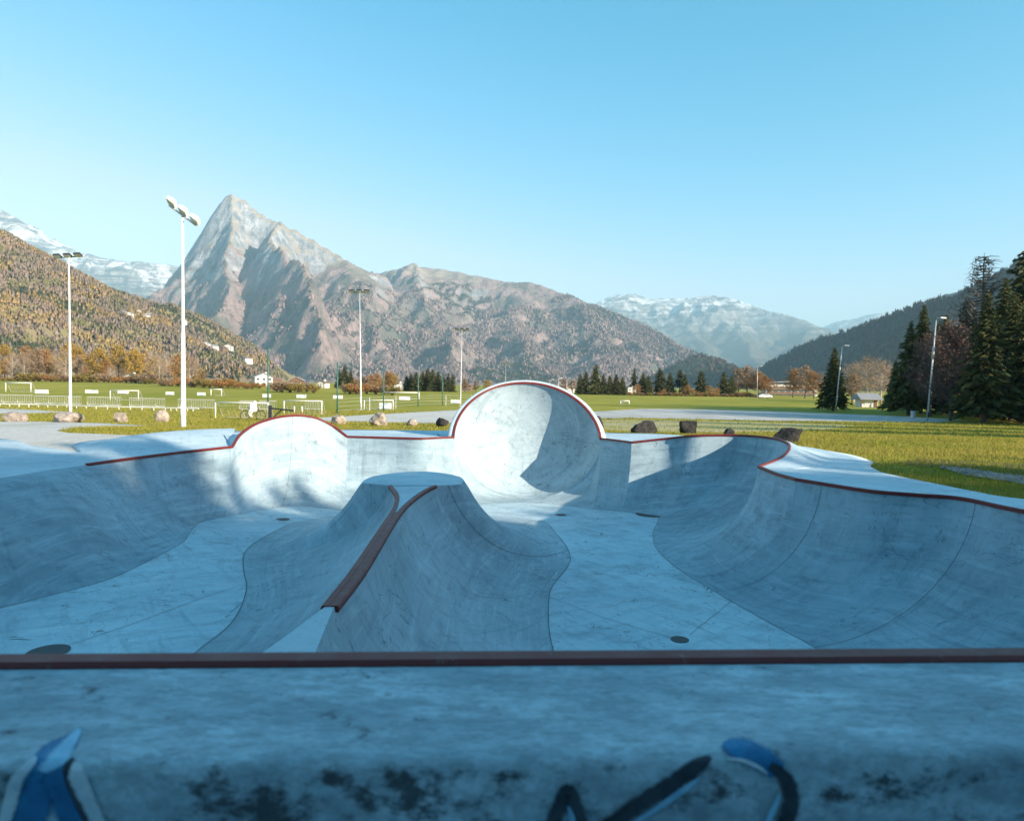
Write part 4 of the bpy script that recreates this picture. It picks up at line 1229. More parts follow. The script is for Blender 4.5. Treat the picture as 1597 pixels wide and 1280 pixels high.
def terrain(name, x0, x1, y0, y1, step, ridges, amp, wl, mat, seed, damp=60., floor=-6., crests=1):
    nx = int((x1 - x0) / step) + 1; ny = int((y1 - y0) / step) + 1
    X, Y = np.meshgrid(np.linspace(x0, x1, nx), np.linspace(y0, y1, ny))
    wx = (fbm(X / wl, Y / wl, seed + 50, 4) - .5) * wl * .55; wy = (fbm(X / wl, Y / wl, seed + 90, 4) - .5) * wl * .55
    base = ridge_field(X, Y, ridges)
    warp = ridge_field(X + wx, Y + wy, ridges)
    below = sstep(10., wl * .55, crest_dist(X, Y, [pl for pl, _, _ in ridges[:crests]]))
    Z = base * (1 - below) + warp * below
    rn = fbm(X / wl, Y / wl, seed, 6, True) - .62
    rn2 = fbm(X / (wl * .22), Y / (wl * .22), seed + 5, 4, True) - .6
    near = np.clip(Z / damp, 0, 1)
    Z = Z + near * (amp * rn * (.12 + .88 * below) + amp * .55 * rn2 * (.25 + .75 * below))
    Z = np.maximum(Z, floor)
    V = np.column_stack([X.ravel(), Y.ravel(), Z.ravel()])
    i = np.arange(ny - 1)[:, None] * nx + np.arange(nx - 1)[None, :]
    Fc = np.stack([i, i + 1, i + nx + 1, i + nx], -1).reshape(-1, 4)
    zq = Z.ravel()[Fc].max(1) > floor + .5
    o = tag(mesh_np(name, V, Fc[zq], mat, None, True), kind='structure')
    return X, Y, Z
def sample(T, x, y):
    X, Y, Z = T; ny, nx = Z.shape
    fx = np.clip((x - X[0, 0]) / (X[0, -1] - X[0, 0]) * (nx - 1), 0, nx - 1.001); fy = np.clip((y - Y[0, 0]) / (Y[-1, 0] - Y[0, 0]) * (ny - 1), 0, ny - 1.001)
    ix = fx.astype(int); iy = fy.astype(int); u = fx - ix; w = fy - iy
    return (Z[iy, ix] * (1 - u) + Z[iy, ix + 1] * u) * (1 - w) + (Z[iy + 1, ix] * (1 - u) + Z[iy + 1, ix + 1] * u) * w
def forest(name, T, n, hgt, keep, cols, seed, label, bx=None, conifer=.4, patch=.004):
    """a far wood: small crowns standing on the terrain, one mass"""
    g = np.random.default_rng(seed)
    X, Y, Z = T
    x = g.uniform(X.min(), X.max(), n); y = g.uniform(Y.min(), Y.max(), n)
    z = sample(T, x, y); e = 12.
    sx = (sample(T, x + e, y) - sample(T, x - e, y)) / (2 * e); sy = (sample(T, x, y + e) - sample(T, x, y - e)) / (2 * e)
    sl = np.hypot(sx, sy)
    sc = np.abs(x / np.maximum(y, 1)) < .86
    pn = fbm(x * patch, y * patch, seed + 3, 4)
    ok = keep(x, y, z, sl, g.random(n), pn) & sc
    x = x[ok]; y = y[ok]; z = z[ok]; pn = pn[ok]; n = len(x)
    con = g.random(n) < np.clip(conifer + (pn - .5) * 4.0, .02, .95)
    h = hgt * (.6 + .7 * g.random(n)); r = np.where(con, h * .24, h * (.34 + .14 * g.random(n)))
    # each crown: upright slivers fanning from the stem, close and pointed on conifers, loose on broadleaves
    k = 7; V = np.empty((n, k, 3, 3))
    for j in range(k):
        a = g.random(n) * 6.283; q = np.sqrt(g.random(n))
        tz = np.where(con, 1.0 - .85 * q, .45 + .55 * np.sqrt(1 - q * q * .95))
        tx = np.cos(a) * r * q; ty = np.sin(a) * r * q
        b2 = a + g.normal(0, .6, n); wd = r * (.26 + .2 * g.random(n)); bz = np.where(con, tz * .35, tz * (.15 + .35 * g.random(n)))
        cx_ = np.cos(a) * r * q * np.where(con, .9, .7); cy_ = np.sin(a) * r * q * np.where(con, .9, .7)
        V[:, j, 0] = np.column_stack([x + tx, y + ty, z + h * tz])
        V[:, j, 1] = np.column_stack([x + cx_ - np.sin(b2) * wd, y + cy_ + np.cos(b2) * wd, z + h * bz - .5])
        V[:, j, 2] = np.column_stack([x + cx_ + np.sin(b2) * wd, y + cy_ - np.cos(b2) * wd, z + h * bz - .5])
    nv = 3 * k
    Fc = np.arange(n * nv).reshape(-1, 3)
    ca = np.array(cols[0]); cb = np.array(cols[1])
    pc = fbm(x * patch * 2.2, y * patch * 2.2, seed + 31, 4); pc = np.clip((pc - .28) / .44 + g.normal(0, .13, n), 0, .999)
    c = np.where(con[:, None], ca[g.integers(0, len(ca), n)], cb[(pc * len(cb)).astype(int)]) * (.88 + .24 * g.random((n, 1)))
    o = mesh_np(name, V.reshape(-1, 3), Fc, MATS['forest'], None, False, np.repeat(c, nv, 0))
    cen = np.column_stack([x, y, z + h * .35])
    N_ = .6 * unit(V.reshape(n, nv, 3) - cen[:, None, :]) + np.array([.15, -.25, .55])
    N_ = unit(N_).astype(np.float32).reshape(-1, 3)
    a_ = o.data.attributes.new('crown_normal', 'FLOAT_VECTOR', 'POINT'); a_.data.foreach_set('vector', np.ascontiguousarray(N_).ravel())
    return tag(o, label, 'forest', kind='stuff')
CON = [(.050, .065, .034), (.070, .082, .038), (.040, .054, .034)]
AUT = [(.20, .185, .085), (.215, .175, .115), (.235, .185, .15), (.26, .205, .17), (.28, .205, .15), (.29, .205, .12), (.31, .22, .09)]

# --- the hill on the left
left_ridge = RP([(-260,280,1500),(-120,322,1400),(0,361,1300),(60,395,1250),(112,421,1200),(160,458,1140),(205,486,1090)])
left_end = RP([(205,486,1090),(255,514,1040),(310,540,990),(365,566,940),(405,590,900)])
EAST = 2.0
T_L = terrain('left_hill', -1900, 60, 300, 2000, 14, [(left_ridge, .30, 1), (left_end, .34, 1)], 34, 300, MATS['hill_ground'], 3, 50, -4, 2)
EAST = 1.0
forest('left_hill_forest', T_L, 330000, 7.5, lambda x, y, z, s, r, p: (z > 4) & (r < np.where(p > .47, 1.0, .35)) & (y < 1450), (CON, AUT), 4,
       'autumn woodland of brown and green crowns covering the long sunlit hill', conifer=.20, patch=.010)
# --- the big pyramid peak and its long wooded shoulder
peak = RP([(262,452,4750),(285,415,4700),(300,388,4680),(322,368,4650),(332,345,4620),(341,318,4610),(352,303,4600),(362,299,4600),(376,306,4600),(398,324,4580),(415,336,4560),(437,346,4520),
           (470,364,4500),(505,384,4480),(540,404,4450),(575,420,4450),(603,431,4500)])
back = RP([(560,430,5600),(607,424,5400),(640,415,5300),(668,419,5250),(700,422,5200),(740,430,5100),(790,440,5000),(825,440,4900),(860,452,4750),(900,467,4550),(940,482,4350),(1000,508,4050),(1060,540,3750),(1110,562,3500),(1150,580,3350),(1180,596,3250)])
spurA = RP([(437,346,4520),(441,368,4120),(447,398,3740),(462,430,3400),(485,466,3100),(508,505,2880),(530,545,2700)])
spurB = RP([(426,432,3640),(433,462,3450),(446,500,3230),(456,538,3020)])
spurC = RP([(362,299,4600),(362,330,4420),(366,372,4130),(352,420,3780),(330,470,3420),(318,520,3120)])
spurD = RP([(300,388,4680),(294,430,4350),(283,480,3900)])
spurE = RP([(540,404,4450),(560,450,4050),(585,500,3600),(605,555,3150)])
spurF = RP([(640,415,5300),(665,455,4500),(690,505,3800),(715,560,3200)])
spurG = RP([(790,440,5000),(800,475,4300),(822,525,3600),(845,570,3100)])
spurH = RP([(900,467,4550),(925,510,3850),(950,560,3200)])
apron = RP([(250,545,3300),(330,550,3150),(420,556,3000),(520,562,2950),(640,570,2950),(760,578,2950),(880,586,2900)])
shelf = RP([(275,492,4150),(330,478,3950)])
shelf2 = RP([(520,505,3400),(570,492,3650),(640,500,3800)])
T_M = terrain('great_peak', -3100, 1500, 2300, 6200, 15, [(peak, 1.35, .9), (back, .55, 1), (spurA, 1.35, .95), (spurB, 1.4, .95), (spurC, 1.45, .95), (spurD, 1.3, .95), (apron, .36, 1), (shelf, .62, 1), (shelf2, .6, 1), (spurE, .62, 1), (spurF, .52, 1), (spurG, .5, 1), (spurH, .5, 1)],
              170, 560, MATS['mountain'], 12, 120, -6, 2)
forest('mountain_forest', T_M, 400000, 17, lambda x, y, z, s, r, p: (z > 6) & (z < 560 + 600 * (p - .5)) & (s < 1.15) & (y < 5000), (CON, [(.25, .19, .18), (.29, .215, .205), (.32, .23, .22), (.34, .235, .22), (.36, .27, .255)]), 14,
       'mauve brown and green forest on the slopes of the great peak', conifer=.30, patch=.0028)
# --- snowy ranges far behind
far_r = RP([(880,478,11000),(930,474,10800),(950,463,10800),(983,457,10700),(1015,466,10600),(1060,465,10500),(1085,462,10400),(1113,461,10300),(1150,468,10000),(1200,484,9500),(1255,498,9000),(1292,512,8800),(1330,530,8600)])
far_s = [RP([(983,457,10700),(1010,500,9800),(1060,555,8300)]), RP([(1060,465,10500),(1085,510,9500),(1130,565,8000)]), RP([(1150,468,10000),(1165,520,9000),(1200,570,7800)]), RP([(1255,498,9000),(1250,545,8200),(1230,580,7600)])]
terrain('far_massif', 300, 6200, 6800, 12500, 38, [(far_r, .62, 1)] + [(s, .6, 1) for s in far_s], 330, 900, MATS['limestone'], 21, 150, -6)
far_l = RP([(-150,290,9500),(-60,310,9300),(0,324,9200),(22,338,9100),(45,362,9000),(90,385,9000),(133,394,9000),(165,404,9000),(215,408,8900),(260,412,8900),(300,420,8900),(380,460,8900)])
terrain('far_left_range', -9600, -2200, 7000, 10800, 42, [(far_l, .66, 1)], 330, 800, MATS['limestone'], 23, 150, -6)
far_v = RP([(1270,516,14500),(1300,502,14000),(1340,494,13800),(1366,488,13600),(1400,487,13500),(1480,480,13500),(1600,480,13500)])
terrain('far_valley_range', 5200, 12500, 11500, 16500, 60, [(far_v, .6, 1)], 300, 1000, MATS['limestone'], 25, 150, -6)
# --- dark wooded spur on the right of the valley, and the low hill before the massif
rr = RP([(1196,584,3000),(1218,562,2900),(1250,541,2780),(1285,524,2650),(1310,517,2600),(1335,514,2550),(1372,498,2400),(1408,486,2300),(1440,474,2220),(1490,462,2100),(1560,430,1950),(1650,385,1800),(1800,310,1600),(2000,250,1400)])
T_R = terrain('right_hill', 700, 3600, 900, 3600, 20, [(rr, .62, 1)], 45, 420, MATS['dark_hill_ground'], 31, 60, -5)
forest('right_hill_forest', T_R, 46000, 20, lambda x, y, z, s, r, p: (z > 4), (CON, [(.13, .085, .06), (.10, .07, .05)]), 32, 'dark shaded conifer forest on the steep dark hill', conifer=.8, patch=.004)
r2 = RP([(1425,480,4300),(1450,466,4250),(1475,458,4200),(1510,450,4100),(1600,430,4000)])
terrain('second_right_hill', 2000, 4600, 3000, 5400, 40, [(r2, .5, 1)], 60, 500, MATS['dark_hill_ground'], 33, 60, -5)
lowh = RP([(1030,598,2450),(1055,575,2480),(1078,560,2500),(1094,555,2500),(1115,560,2500),(1135,572,2480),(1152,588,2450)])
T_W = terrain('low_valley_hill', 350, 1100, 2050, 2900, 14, [(lowh, .5, 1)], 16, 240, MATS['dark_hill_ground'], 35, 40, -5)
forest('low_hill_forest', T_W, 9000, 18, lambda x, y, z, s, r, p: (z > 3), (CON, [(.10, .07, .05)]), 36, 'dark conifers on the low hill at the end of the valley', conifer=.95)

HAZE = 9.5e-5
# --- haze in the valley air
@material('haze_air')
def _(n):
    n.t.nodes.remove(n.b)
    v = n.n('VolumePrincipled'); v.inputs['Color'].default_value = (.50, .83, 1.0, 1); v.inputs['Density'].default_value = HAZE
    v.inputs['Anisotropy'].default_value = .0
    n.l(v.outputs[0], n.out.inputs['Volume'])
mb = MB().box((0, 10000, 871), (30000, 33000, 1758))
tag(mb.build('haze', MATS['haze_air']), 'thin pale blue haze filling the valley air', 'haze', kind='stuff')
# ================================================================== things on the field
@material('boulder_pale')
def _(n):
    f = n.noise(n.pos(), 5, 8, .7, .5); b = n.noise(n.pos(), 1.4, 5, .6)
    c = n.mix(n.ramp(f, [(.35, 0.), (.65, 1.)]), (.24, .19, .16), (.52, .45, .39))
    n.set(n.mix(n.math('MULTIPLY', n.ramp(b, [(.5, 0.), (.66, 1.)]), .6), c, (.16, .14, .12)), .9, spec=.1); n.bump(f, .9, .06)
@material('boulder_shaded')  # tree shade on the right-hand boulders is put into this darker rock colour
def _(n):
    f = n.noise(n.pos(), 5, 8, .7, .5); b = n.noise(n.pos(), 1.4, 5, .6)
    c = n.mix(n.ramp(f, [(.35, 0.), (.65, 1.)]), (.022, .022, .024), (.07, .067, .066))
    n.set(n.mix(n.math('MULTIPLY', n.ramp(b, [(.55, 0.), (.7, 1.)]), .4), c, (.10, .09, .085)), .9, spec=.1); n.bump(f, .9, .06)
@material('net')
def _(n): n.set((.62, .62, .62), .8)
@material('rubber')
def _(n): n.set((.02, .02, .021), .8)
@material('bag_cloth')
def _(n): n.set(n.mix(n.noise(n.pos(), 8, 5, .6), (.60, .60, .60), (.80, .80, .79)), .8)
@material('board_print')
def _(n):
    f = n.noise(n.pos((1, 1, 2)), 1.3, 3, .5)
    n.set(n.mix(n.ramp(f, [(.56, 0.), (.60, 1.)]), (.78, .79, .80), (.45, .55, .68)), .5)
@material('house_white')
def _(n): n.set(n.mix(n.noise(n.pos(), .4, 5, .6), (.58, .56, .52), (.72, .70, .66)), .85)
@material('house_wood')
def _(n): n.set(n.mix(n.noise(n.pos((1, 1, 3)), .8, 5, .6), (.13, .075, .045), (.22, .13, .08)), .85)
@material('roof_grey')
def _(n): n.set(n.mix(n.noise(n.pos(), 1.5, 5, .6), (.20, .20, .21), (.33, .33, .34)), .8)
@material('roof_brown')
def _(n): n.set(n.mix(n.noise(n.pos(), 1.5, 5, .6), (.13, .085, .07), (.22, .15, .12)), .8)
@material('window_glass')
def _(n): n.set((.035, .045, .055), .12, spec=.6)
@material('car_paint')
def _(n): n.set((.72, .73, .74), .25, spec=.6)

def px_scale(y): return y / F_PX
# --- boulders
def boulder(px, basey, w, h, seed, mat, label, square=.0, depth=.8, group=None):
    b = G(px, basey); s = px_scale(b.y); W = w * s; H = h * s * 1.06
    import bmesh
    bm = bmesh.new(); bmesh.ops.create_icosphere(bm, subdivisions=4, radius=1)
    g = random.Random(seed); cuts = []
    for i in range(11):
        v = Vector((g.gauss(0, 1), g.gauss(0, 1), g.gauss(0, .8))).normalized(); cuts.append((v, g.uniform(.62, .9)))
    from mathutils import noise as mn
    for v in bm.verts:
        p = v.co.copy(); r = 1.0
        if square:
            m = max(abs(p.x), abs(p.y), abs(p.z)); p = p.lerp(p / m * .86, square)
        for c, d in cuts:
            q = p.dot(c)
            if q > d: p -= c * (q - d) * .92
        p += v.co * (.10 * mn.noise(v.co * 2.2 + Vector((seed, 0, 0))) + .04 * mn.noise(v.co * 6 + Vector((0, seed, 0))))
        v.co = p
    me = bpy.data.meshes.new('boulder'); bm.to_mesh(me); bm.free()
    me.materials.append(MATS[mat])
    zs = [v.co.z for v in me.vertices]; xs_ = [v.co.x for v in me.vertices]
    zr = max(zs) - min(zs); xr = max(xs_) - min(xs_)
    o = bpy.data.objects.new('boulder', me); COL.objects.link(o)
    o.scale = (W / xr, W * depth / xr, H * 1.18 / zr)
    o.location = (b.x, b.y + W * depth * .4, float(zg(b.x, b.y)) - min(zs) * H * 1.18 / zr - H * .18)
    tag(o, label, 'boulder', group); return o
boulder(18, 658, 40, 15, 1, 'boulder_pale', 'long low pale boulder on the gravel edge, away from the floodlights', 0, .6)
boulder(99, 659, 46, 16, 2, 'boulder_pale', 'low flat pinkish boulder at the foot of the slim far floodlight', 0, .6)
boulder(186, 659, 20, 15, 3, 'boulder_pale', 'small block shaped grey boulder on the grass beside the gravel', .9, .8)
boulder(249, 659, 21, 19, 4, 'boulder_pale', 'round pinkish boulder on the grass beside the tall floodlight')
boulder(527, 662, 24, 14, 5, 'boulder_pale', 'pinkish boulder beside the end of the arched wall extension')
boulder(589, 664, 29, 20, 6, 'boulder_pale', 'largest pale pointed boulder on the gravel behind the bowl', .2)
boulder(642, 664, 18, 10, 7, 'boulder_pale', 'small speckled boulder between the pointed pale one and the dark one')
boulder(689, 666, 21, 14, 8, 'boulder_shaded', 'dark rounded boulder just beside the domed cradle')
boulder(934, 672, 14, 22, 12, 'boulder_shaded', 'dark boulder half hidden behind the domed cradle')
boulder(1006, 677, 43, 20, 9, 'boulder_shaded', 'long dark rounded boulder on the grass behind the cradle', .3, .5)
boulder(1076, 678, 27, 21, 10, 'boulder_shaded', 'dark angular block of rock at the lip of the round pocket', .8, .7)
boulder(1139, 682, 18, 13, 13, 'boulder_shaded', 'small dark boulder peeping over the rim of the round pocket')
boulder(1232, 691, 44, 23, 11, 'boulder_shaded', 'big dark flat topped boulder beside the raised lip of the pocket', .7, .6)

# --- floodlights
def floodlight(px, basey, topy, head, label, tilt=0., lean=0., group=None, mat='galvanised', wid=1.0, name='floodlight', panel=False, n=3):
    b = G(px, basey); z = float(zg(b.x, b.y)); h = PD(px, topy, b.y).z - z
    e = empty(name, (b.x, b.y, z), 0, label, 'floodlight', group); e.rotation_euler = (0, lean, 0)
    r0 = .012 * h * wid
    MB().tube([(0, 0, -.1), (0, 0, .04 * h), (0, 0, .45 * h), (0, 0, .46 * h), (0, 0, h)], [r0, r0, r0 * .78, r0 * .62, r0 * .42], 14).build('pole', MATS[mat], e, True)
    MB().box((0, 0, .02), (r0 * 4, r0 * 4, .05)).build('base_plate', MATS['galvanised'], e)
    mb = MB(); mb.box((0, -r0 * 1.02, .09 * h), (r0 * .9, r0 * .3, .05 * h)); mb.build('hatch', MATS['white_paint'], e)
    rot = Matrix.Rotation(tilt, 3, 'Y'); top = Vector((0, 0, h))
    L = head
    MB().tube([top + rot @ Vector((-L / 2, 0, 0)), top + rot @ Vector((L / 2, 0, 0))], .045, 8).build('crossarm', MATS['galvanised' if panel else 'black_paint'], e)
    for i in range(n):
        x = (i / (n - 1) - .5) * L * .86
        c = top + rot @ Vector((x, -.16, .20 if panel else .10))
        hd = MB(); rr = rot @ Matrix.Rotation(R(-24), 3, 'X')
        w = L / n * .82
        hd.box(c, (w, .46, .16), rr); hd.box(c + rr @ Vector((0, .24, .02)), (w * .5, .12, .12), rr)
        hd.box(c + rr @ Vector((0, 0, .11)), (w * .7, .30, .07), rr)
        lh = hd.build('lamp_head', MATS['white_paint' if panel else 'black_paint'], e)
        gl = MB(); gl.box(c + rr @ Vector((0, 0, -.088)), (w * .9, .40, .012), rr); gl.build('lamp_glass', MATS['lamp_glass'], lh)
        MB().tube([top + rot @ Vector((x, 0, 0)), c], .02, 6).build('bracket', MATS['galvanised'], e)
    return e
floodlight(286, 668, 336, 1.55, 'tall white floodlight mast with tilted white lamps beside the mound', R(36), 0, None, 'white_paint', 1.0, panel=True, n=3)
floodlight(110, 645, 401, 2.0, 'slim white floodlight mast with level black lamps behind the barriers', R(-4), 0, None, 'white_paint', .75)
floodlight(563, 640, 456, 1.9, 'weathered floodlight mast standing beside the practice goal', 0, R(-1), None, 'galvanised', .7)
floodlight(718, 633, 515, 1.7, 'distant grey floodlight mast seen beside the domed cradle', 0, R(.5), None, 'galvanised', .75)
floodlight(788, 622, 567, 1.2, 'thin floodlight mast rising behind the top of the cradle', 0, 0, None, 'galvanised', .55)
def street_lamp(px, basey, topy, lean, label, group=None, arm=.7, sleeve=False, dist=None):
    b = G(px, basey) if dist is None else Vector((ray(px, 600).x / ray(px, 600).y * dist, dist, 0))
    z = float(zg(b.x, b.y)); h = (PD(px, topy, b.y).z - z)
    e = empty('street_lamp', (b.x, b.y, z), 0, label, 'lamp post', group); e.rotation_euler = (0, lean, 0)
    MB().tube([(0, 0, -.1), (0, 0, .5 * h), (0, 0, .97 * h)], [.095, .075, .05], 10).build('pole', MATS['galvanised'], e, True)
    if sleeve: MB().tube([(0, 0, .60 * h), (0, 0, .72 * h)], [.13, .11], 10).build('sleeve', MATS['galvanised'], e, True)
    MB().tube([(0, 0, .96 * h), (.05, -.05, .995 * h), (arm, -.2, h)], .035, 8).build('arm', MATS['galvanised'], e)
    MB().box((arm + .2, -.22, h), (.55, .2, .12)).build('lamp_head', MATS['white_paint'], e)
    MB().box((.0, -.09, .06 * h), (.14, .06, .05 * h)).build('hatch', MATS['black_paint'], e)
street_lamp(1303, 643, 538, R(4.0), 'shorter leaning light pole beside the lone dark spruce', None, .3)
street_lamp(1446, 656, 495, R(3.0), 'taller leaning light pole with a sleeve in front of the park wood', None, .35, True)
for px, ty in ((857, 592), (871, 589), (884, 590)):
    street_lamp(px, 0, ty, 0, 'small curved street lamp along the road behind the cradle', 'street lamps along the valley road', .8, dist=215)
street_lamp(1181, 0, 571, 0, 'thin lamp post before the brown trees near the flat roofed block', None, .8, dist=205)

# --- goals
def goal(px0, px1, basey, topy, label, deep=1.0, net=True, group=None, name='football_goal'):
    a = G(px0, basey); b = G(px1, basey); b = Vector((b.x, a.y, 0)); z = float(zg(a.x, a.y)); W = b.x - a.x
    h = PD((px0 + px1) / 2, topy, a.y).z - z; r = max(.045, .65 * px_scale(a.y))
    e = empty('football_goal', ((a.x + b.x) / 2, a.y, z), 0, label, 'goal', group)
    for s in (-1, 1):
        MB().tube([(s * W / 2, 0, -.05), (s * W / 2, 0, h)], r, 8).build('goal_post', MATS['white_paint'], e, True)
        MB().tube([(s * W / 2, 0, h), (s * W / 2, .35 * deep, h * .98), (s * W / 2, 1.4 * deep, .0)], r * .45, 6).build('back_stay', MATS['galvanised'], e)
    MB().tube([(-W / 2 - r, 0, h), (W / 2 + r, 0, h)], r, 8).build('crossbar', MATS['white_paint'], e, True)
    MB().tube([(-W / 2, 1.4 * deep, .03), (W / 2, 1.4 * deep, .03)], r * .45, 6).build('ground_bar', MATS['galvanised'], e)
    if net:
        mb = MB(); n = int(W / .5)
        for i in range(1, n):
            x = -W / 2 + W * i / n
            mb.tube([(x, .05, h), (x, .35 * deep, h * .98), (x, 1.4 * deep, .02)], .006, 3, False)
        for k in range(1, 5):
            t = k / 5; mb.tube([(-W / 2, .35 * deep + 1.05 * deep * t, h * .98 * (1 - t)), (W / 2, .35 * deep + 1.05 * deep * t, h * .98 * (1 - t))], .006, 3, False)
        mb.build('net', MATS['net'], e)
    return e
goal(9, 64, 611, 597, 'white goal far across the field before the golden wood')
goal(172, 227, 624, 609, 'white goal standing behind the row of barriers', 1.0)
goal(329, 352, 617, 607, 'small distant goal before the orange hedge', 1.2, False)
goal(336, 432, 652, 628, 'white goal behind the parked bicycle')
goal(443, 507, 646, 625, 'white goal touching the end of the one behind the bicycle')
goal(568, 616, 639, 624, 'white goal beside the weathered floodlight mast')
goal(598, 660, 622, 612, 'distant wide goal before the dense spruce clump', 1.0, False)
goal(968, 980, 630, 625, 'tiny low goal on the shaded grass behind the cradle', .8, True)

# --- white advertising boards
for px, by, w, hh, lb in ((65, 614, 21, 6, 'beside the far goal'), (143, 613.5, 20, 5, 'behind the slim far floodlight'), (192, 614, 17, 5, 'behind the goal at the barriers'), (265, 616, 13, 4.5, 'before the hedge behind the tall mast'), (314, 617, 13, 4.5, 'beside the small distant goal'),
                          (416, 620, 13, 5, 'at the foot of the tall green net post before the hedge'), (470, 621, 15, 5, 'before the brown hedge shrubs'), (527, 622, 15, 5, 'at the second green net post'), (601, 638, 19, 9, 'large, inside the goal by the weathered mast'), (631, 624, 17, 5, 'under the distant wide goal'), (711, 629, 16, 5, 'at the foot of the distant grey mast')):
    b = G(px, by); s = px_scale(b.y); z = float(zg(b.x, b.y))
    e = empty('advertising_board', (b.x, b.y, z), 0, ('low white advertising board ' + lb), 'board')
    MB().box((0, 0, hh * s / 2 + .06), (w * s, .05, hh * s)).build('panel', MATS['board_print'], e)
    for q in (-1, 1):
        mb = MB(); mb.tube([(q * w * s * .42, .0, -.02), (q * w * s * .42, .0, hh * s)], .03, 6); mb.tube([(q * w * s * .42, 0.03, hh * s * .8), (q * w * s * .42, .5, 0)], .02, 5); mb.build('support', MATS['galvanised'], e)

# --- crowd barriers along the pitch
def barrier(pr, px0, px1, by, hpx, label):
    a = G(px0, by); b = G(px1, by); c = (a + b) / 2; W = (b - a).length; s = px_scale(c.y); h = max(1.0, hpx * s)
    e = empty('crowd_barrier', (c.x, c.y, float(zg(c.x, c.y))), math.atan2(b.y - a.y, b.x - a.x), label, 'barrier', 'barriers along the pitch')
    mb = MB(); mb.tube([(-W / 2, 0, .16), (-W / 2, 0, h), (W / 2, 0, h), (W / 2, 0, .16), (-W / 2, 0, .16)], .035, 6); mb.build('frame', MATS['galvanised'], e)
    n = max(4, int(W / .16))
    for i in range(1, n):
        MB().tube([(-W / 2 + W * i / n, 0, .16), (-W / 2 + W * i / n, 0, h)], .014, 4, False).build('bar', MATS['galvanised'], e)
    for q in (-1, 1):
        mb = MB(); mb.tube([(q * W * .36, -.3, 0), (q * W * .36, 0, .18), (q * W * .36, .3, 0)], .03, 6); mb.build('foot', MATS['galvanised'], e)
edges = [(-22, 3), (3, 27), (27, 52), (54, 76), (76, 101), (101, 127), (136, 162), (162, 189), (202, 222), (222, 241), (243, 257), (278, 299), (299, 318), (318, 334)]
for i, (p0, p1) in enumerate(edges):
    yy = lambda p: 628.3 + .030 * p
    barrier(None, p0, p1, yy((p0 + p1) / 2), 12, 'low grey steel crowd barrier in the row along the pitch edge')
for px0, px1, by in ((374, 400, 640), (404, 431, 640), (476, 500, 640)):
    barrier(None, px0, px1, by, 11, 'grey steel crowd barrier standing behind the goal with the bicycle')
# white pitch rail
def rail(pp, label):
    w = [G(*p) for p in pp]; c = w[0]
    e = empty('pitch_rail', (c.x, c.y, 0), 0, label, 'railing')
    top = [Vector((q.x - c.x, q.y - c.y, float(zg(q.x, q.y)) + .30)) for q in w]
    MB().tube(top, .06, 6).build('rail', MATS['white_paint'], e)
    for i in range(len(top) - 1):
        for k in range(6):
            q = top[i].lerp(top[i + 1], k / 6); MB().tube([q - Vector((0, 0, .35)), q], .04, 5).build('post', MATS['white_paint'], e)
rail([(-30, 633.5), (60, 635), (150, 638), (258, 640.5), (310, 642)], 'low white rail along the near edge of the pitch')
# --- green ball stop posts with wires
for px, by, ty, lb in ((418, 648, 541, 'tall green net post beside the black bike rail'), (526, 645, 566, 'green net post beside the goals'), (598, 641, 570, 'green net post behind the large white board'), (652, 634, 580, 'thin green net post before the dense spruce clump'), (690, 632, 584, 'thin green net post next to the columnar conifers')):
    b = G(px, by); z = float(zg(b.x, b.y)); h = PD(px, ty, b.y).z - z
    e = empty('net_post', (b.x, b.y, z), 0, lb, 'post')
    MB().tube([(0, 0, -.1), (0, 0, h)], [.075, .06], 10).build('pole', MATS['green_paint'], e, True)
    mb = MB()
    for k in range(4): mb.tube([(.05, 0, h * (.2 + .25 * k)), (.14, 0, h * (.2 + .25 * k))], .02, 5)
    mb.build('hooks', MATS['galvanised'], e); MB().tube([(0, 0, h), (0, 0, h + .06)], [.085, .03], 10).build('cap', MATS['green_paint'], e)
a = G(526, 645); b = G(652, 634); c = G(735, 632)
e = empty('wire_fence', (a.x, a.y, 0), 0, 'thin wire fence strung behind the gravel path', 'fence')
pts = [a, a.lerp(b, .33), a.lerp(b, .66), b, b.lerp(c, .5), c]
for q in pts:
    MB().tube([(q.x - a.x, q.y - a.y, float(zg(q.x, q.y)) - .05), (q.x - a.x, q.y - a.y, float(zg(q.x, q.y)) + 1.5)], .03, 6).build('post', MATS['galvanised'], e)
for hh in (.3, .7, 1.1, 1.45):
    MB().tube([(q.x - a.x, q.y - a.y, float(zg(q.x, q.y)) + hh) for q in pts], .012, 4, False).build('wire', MATS['galvanised'], e)
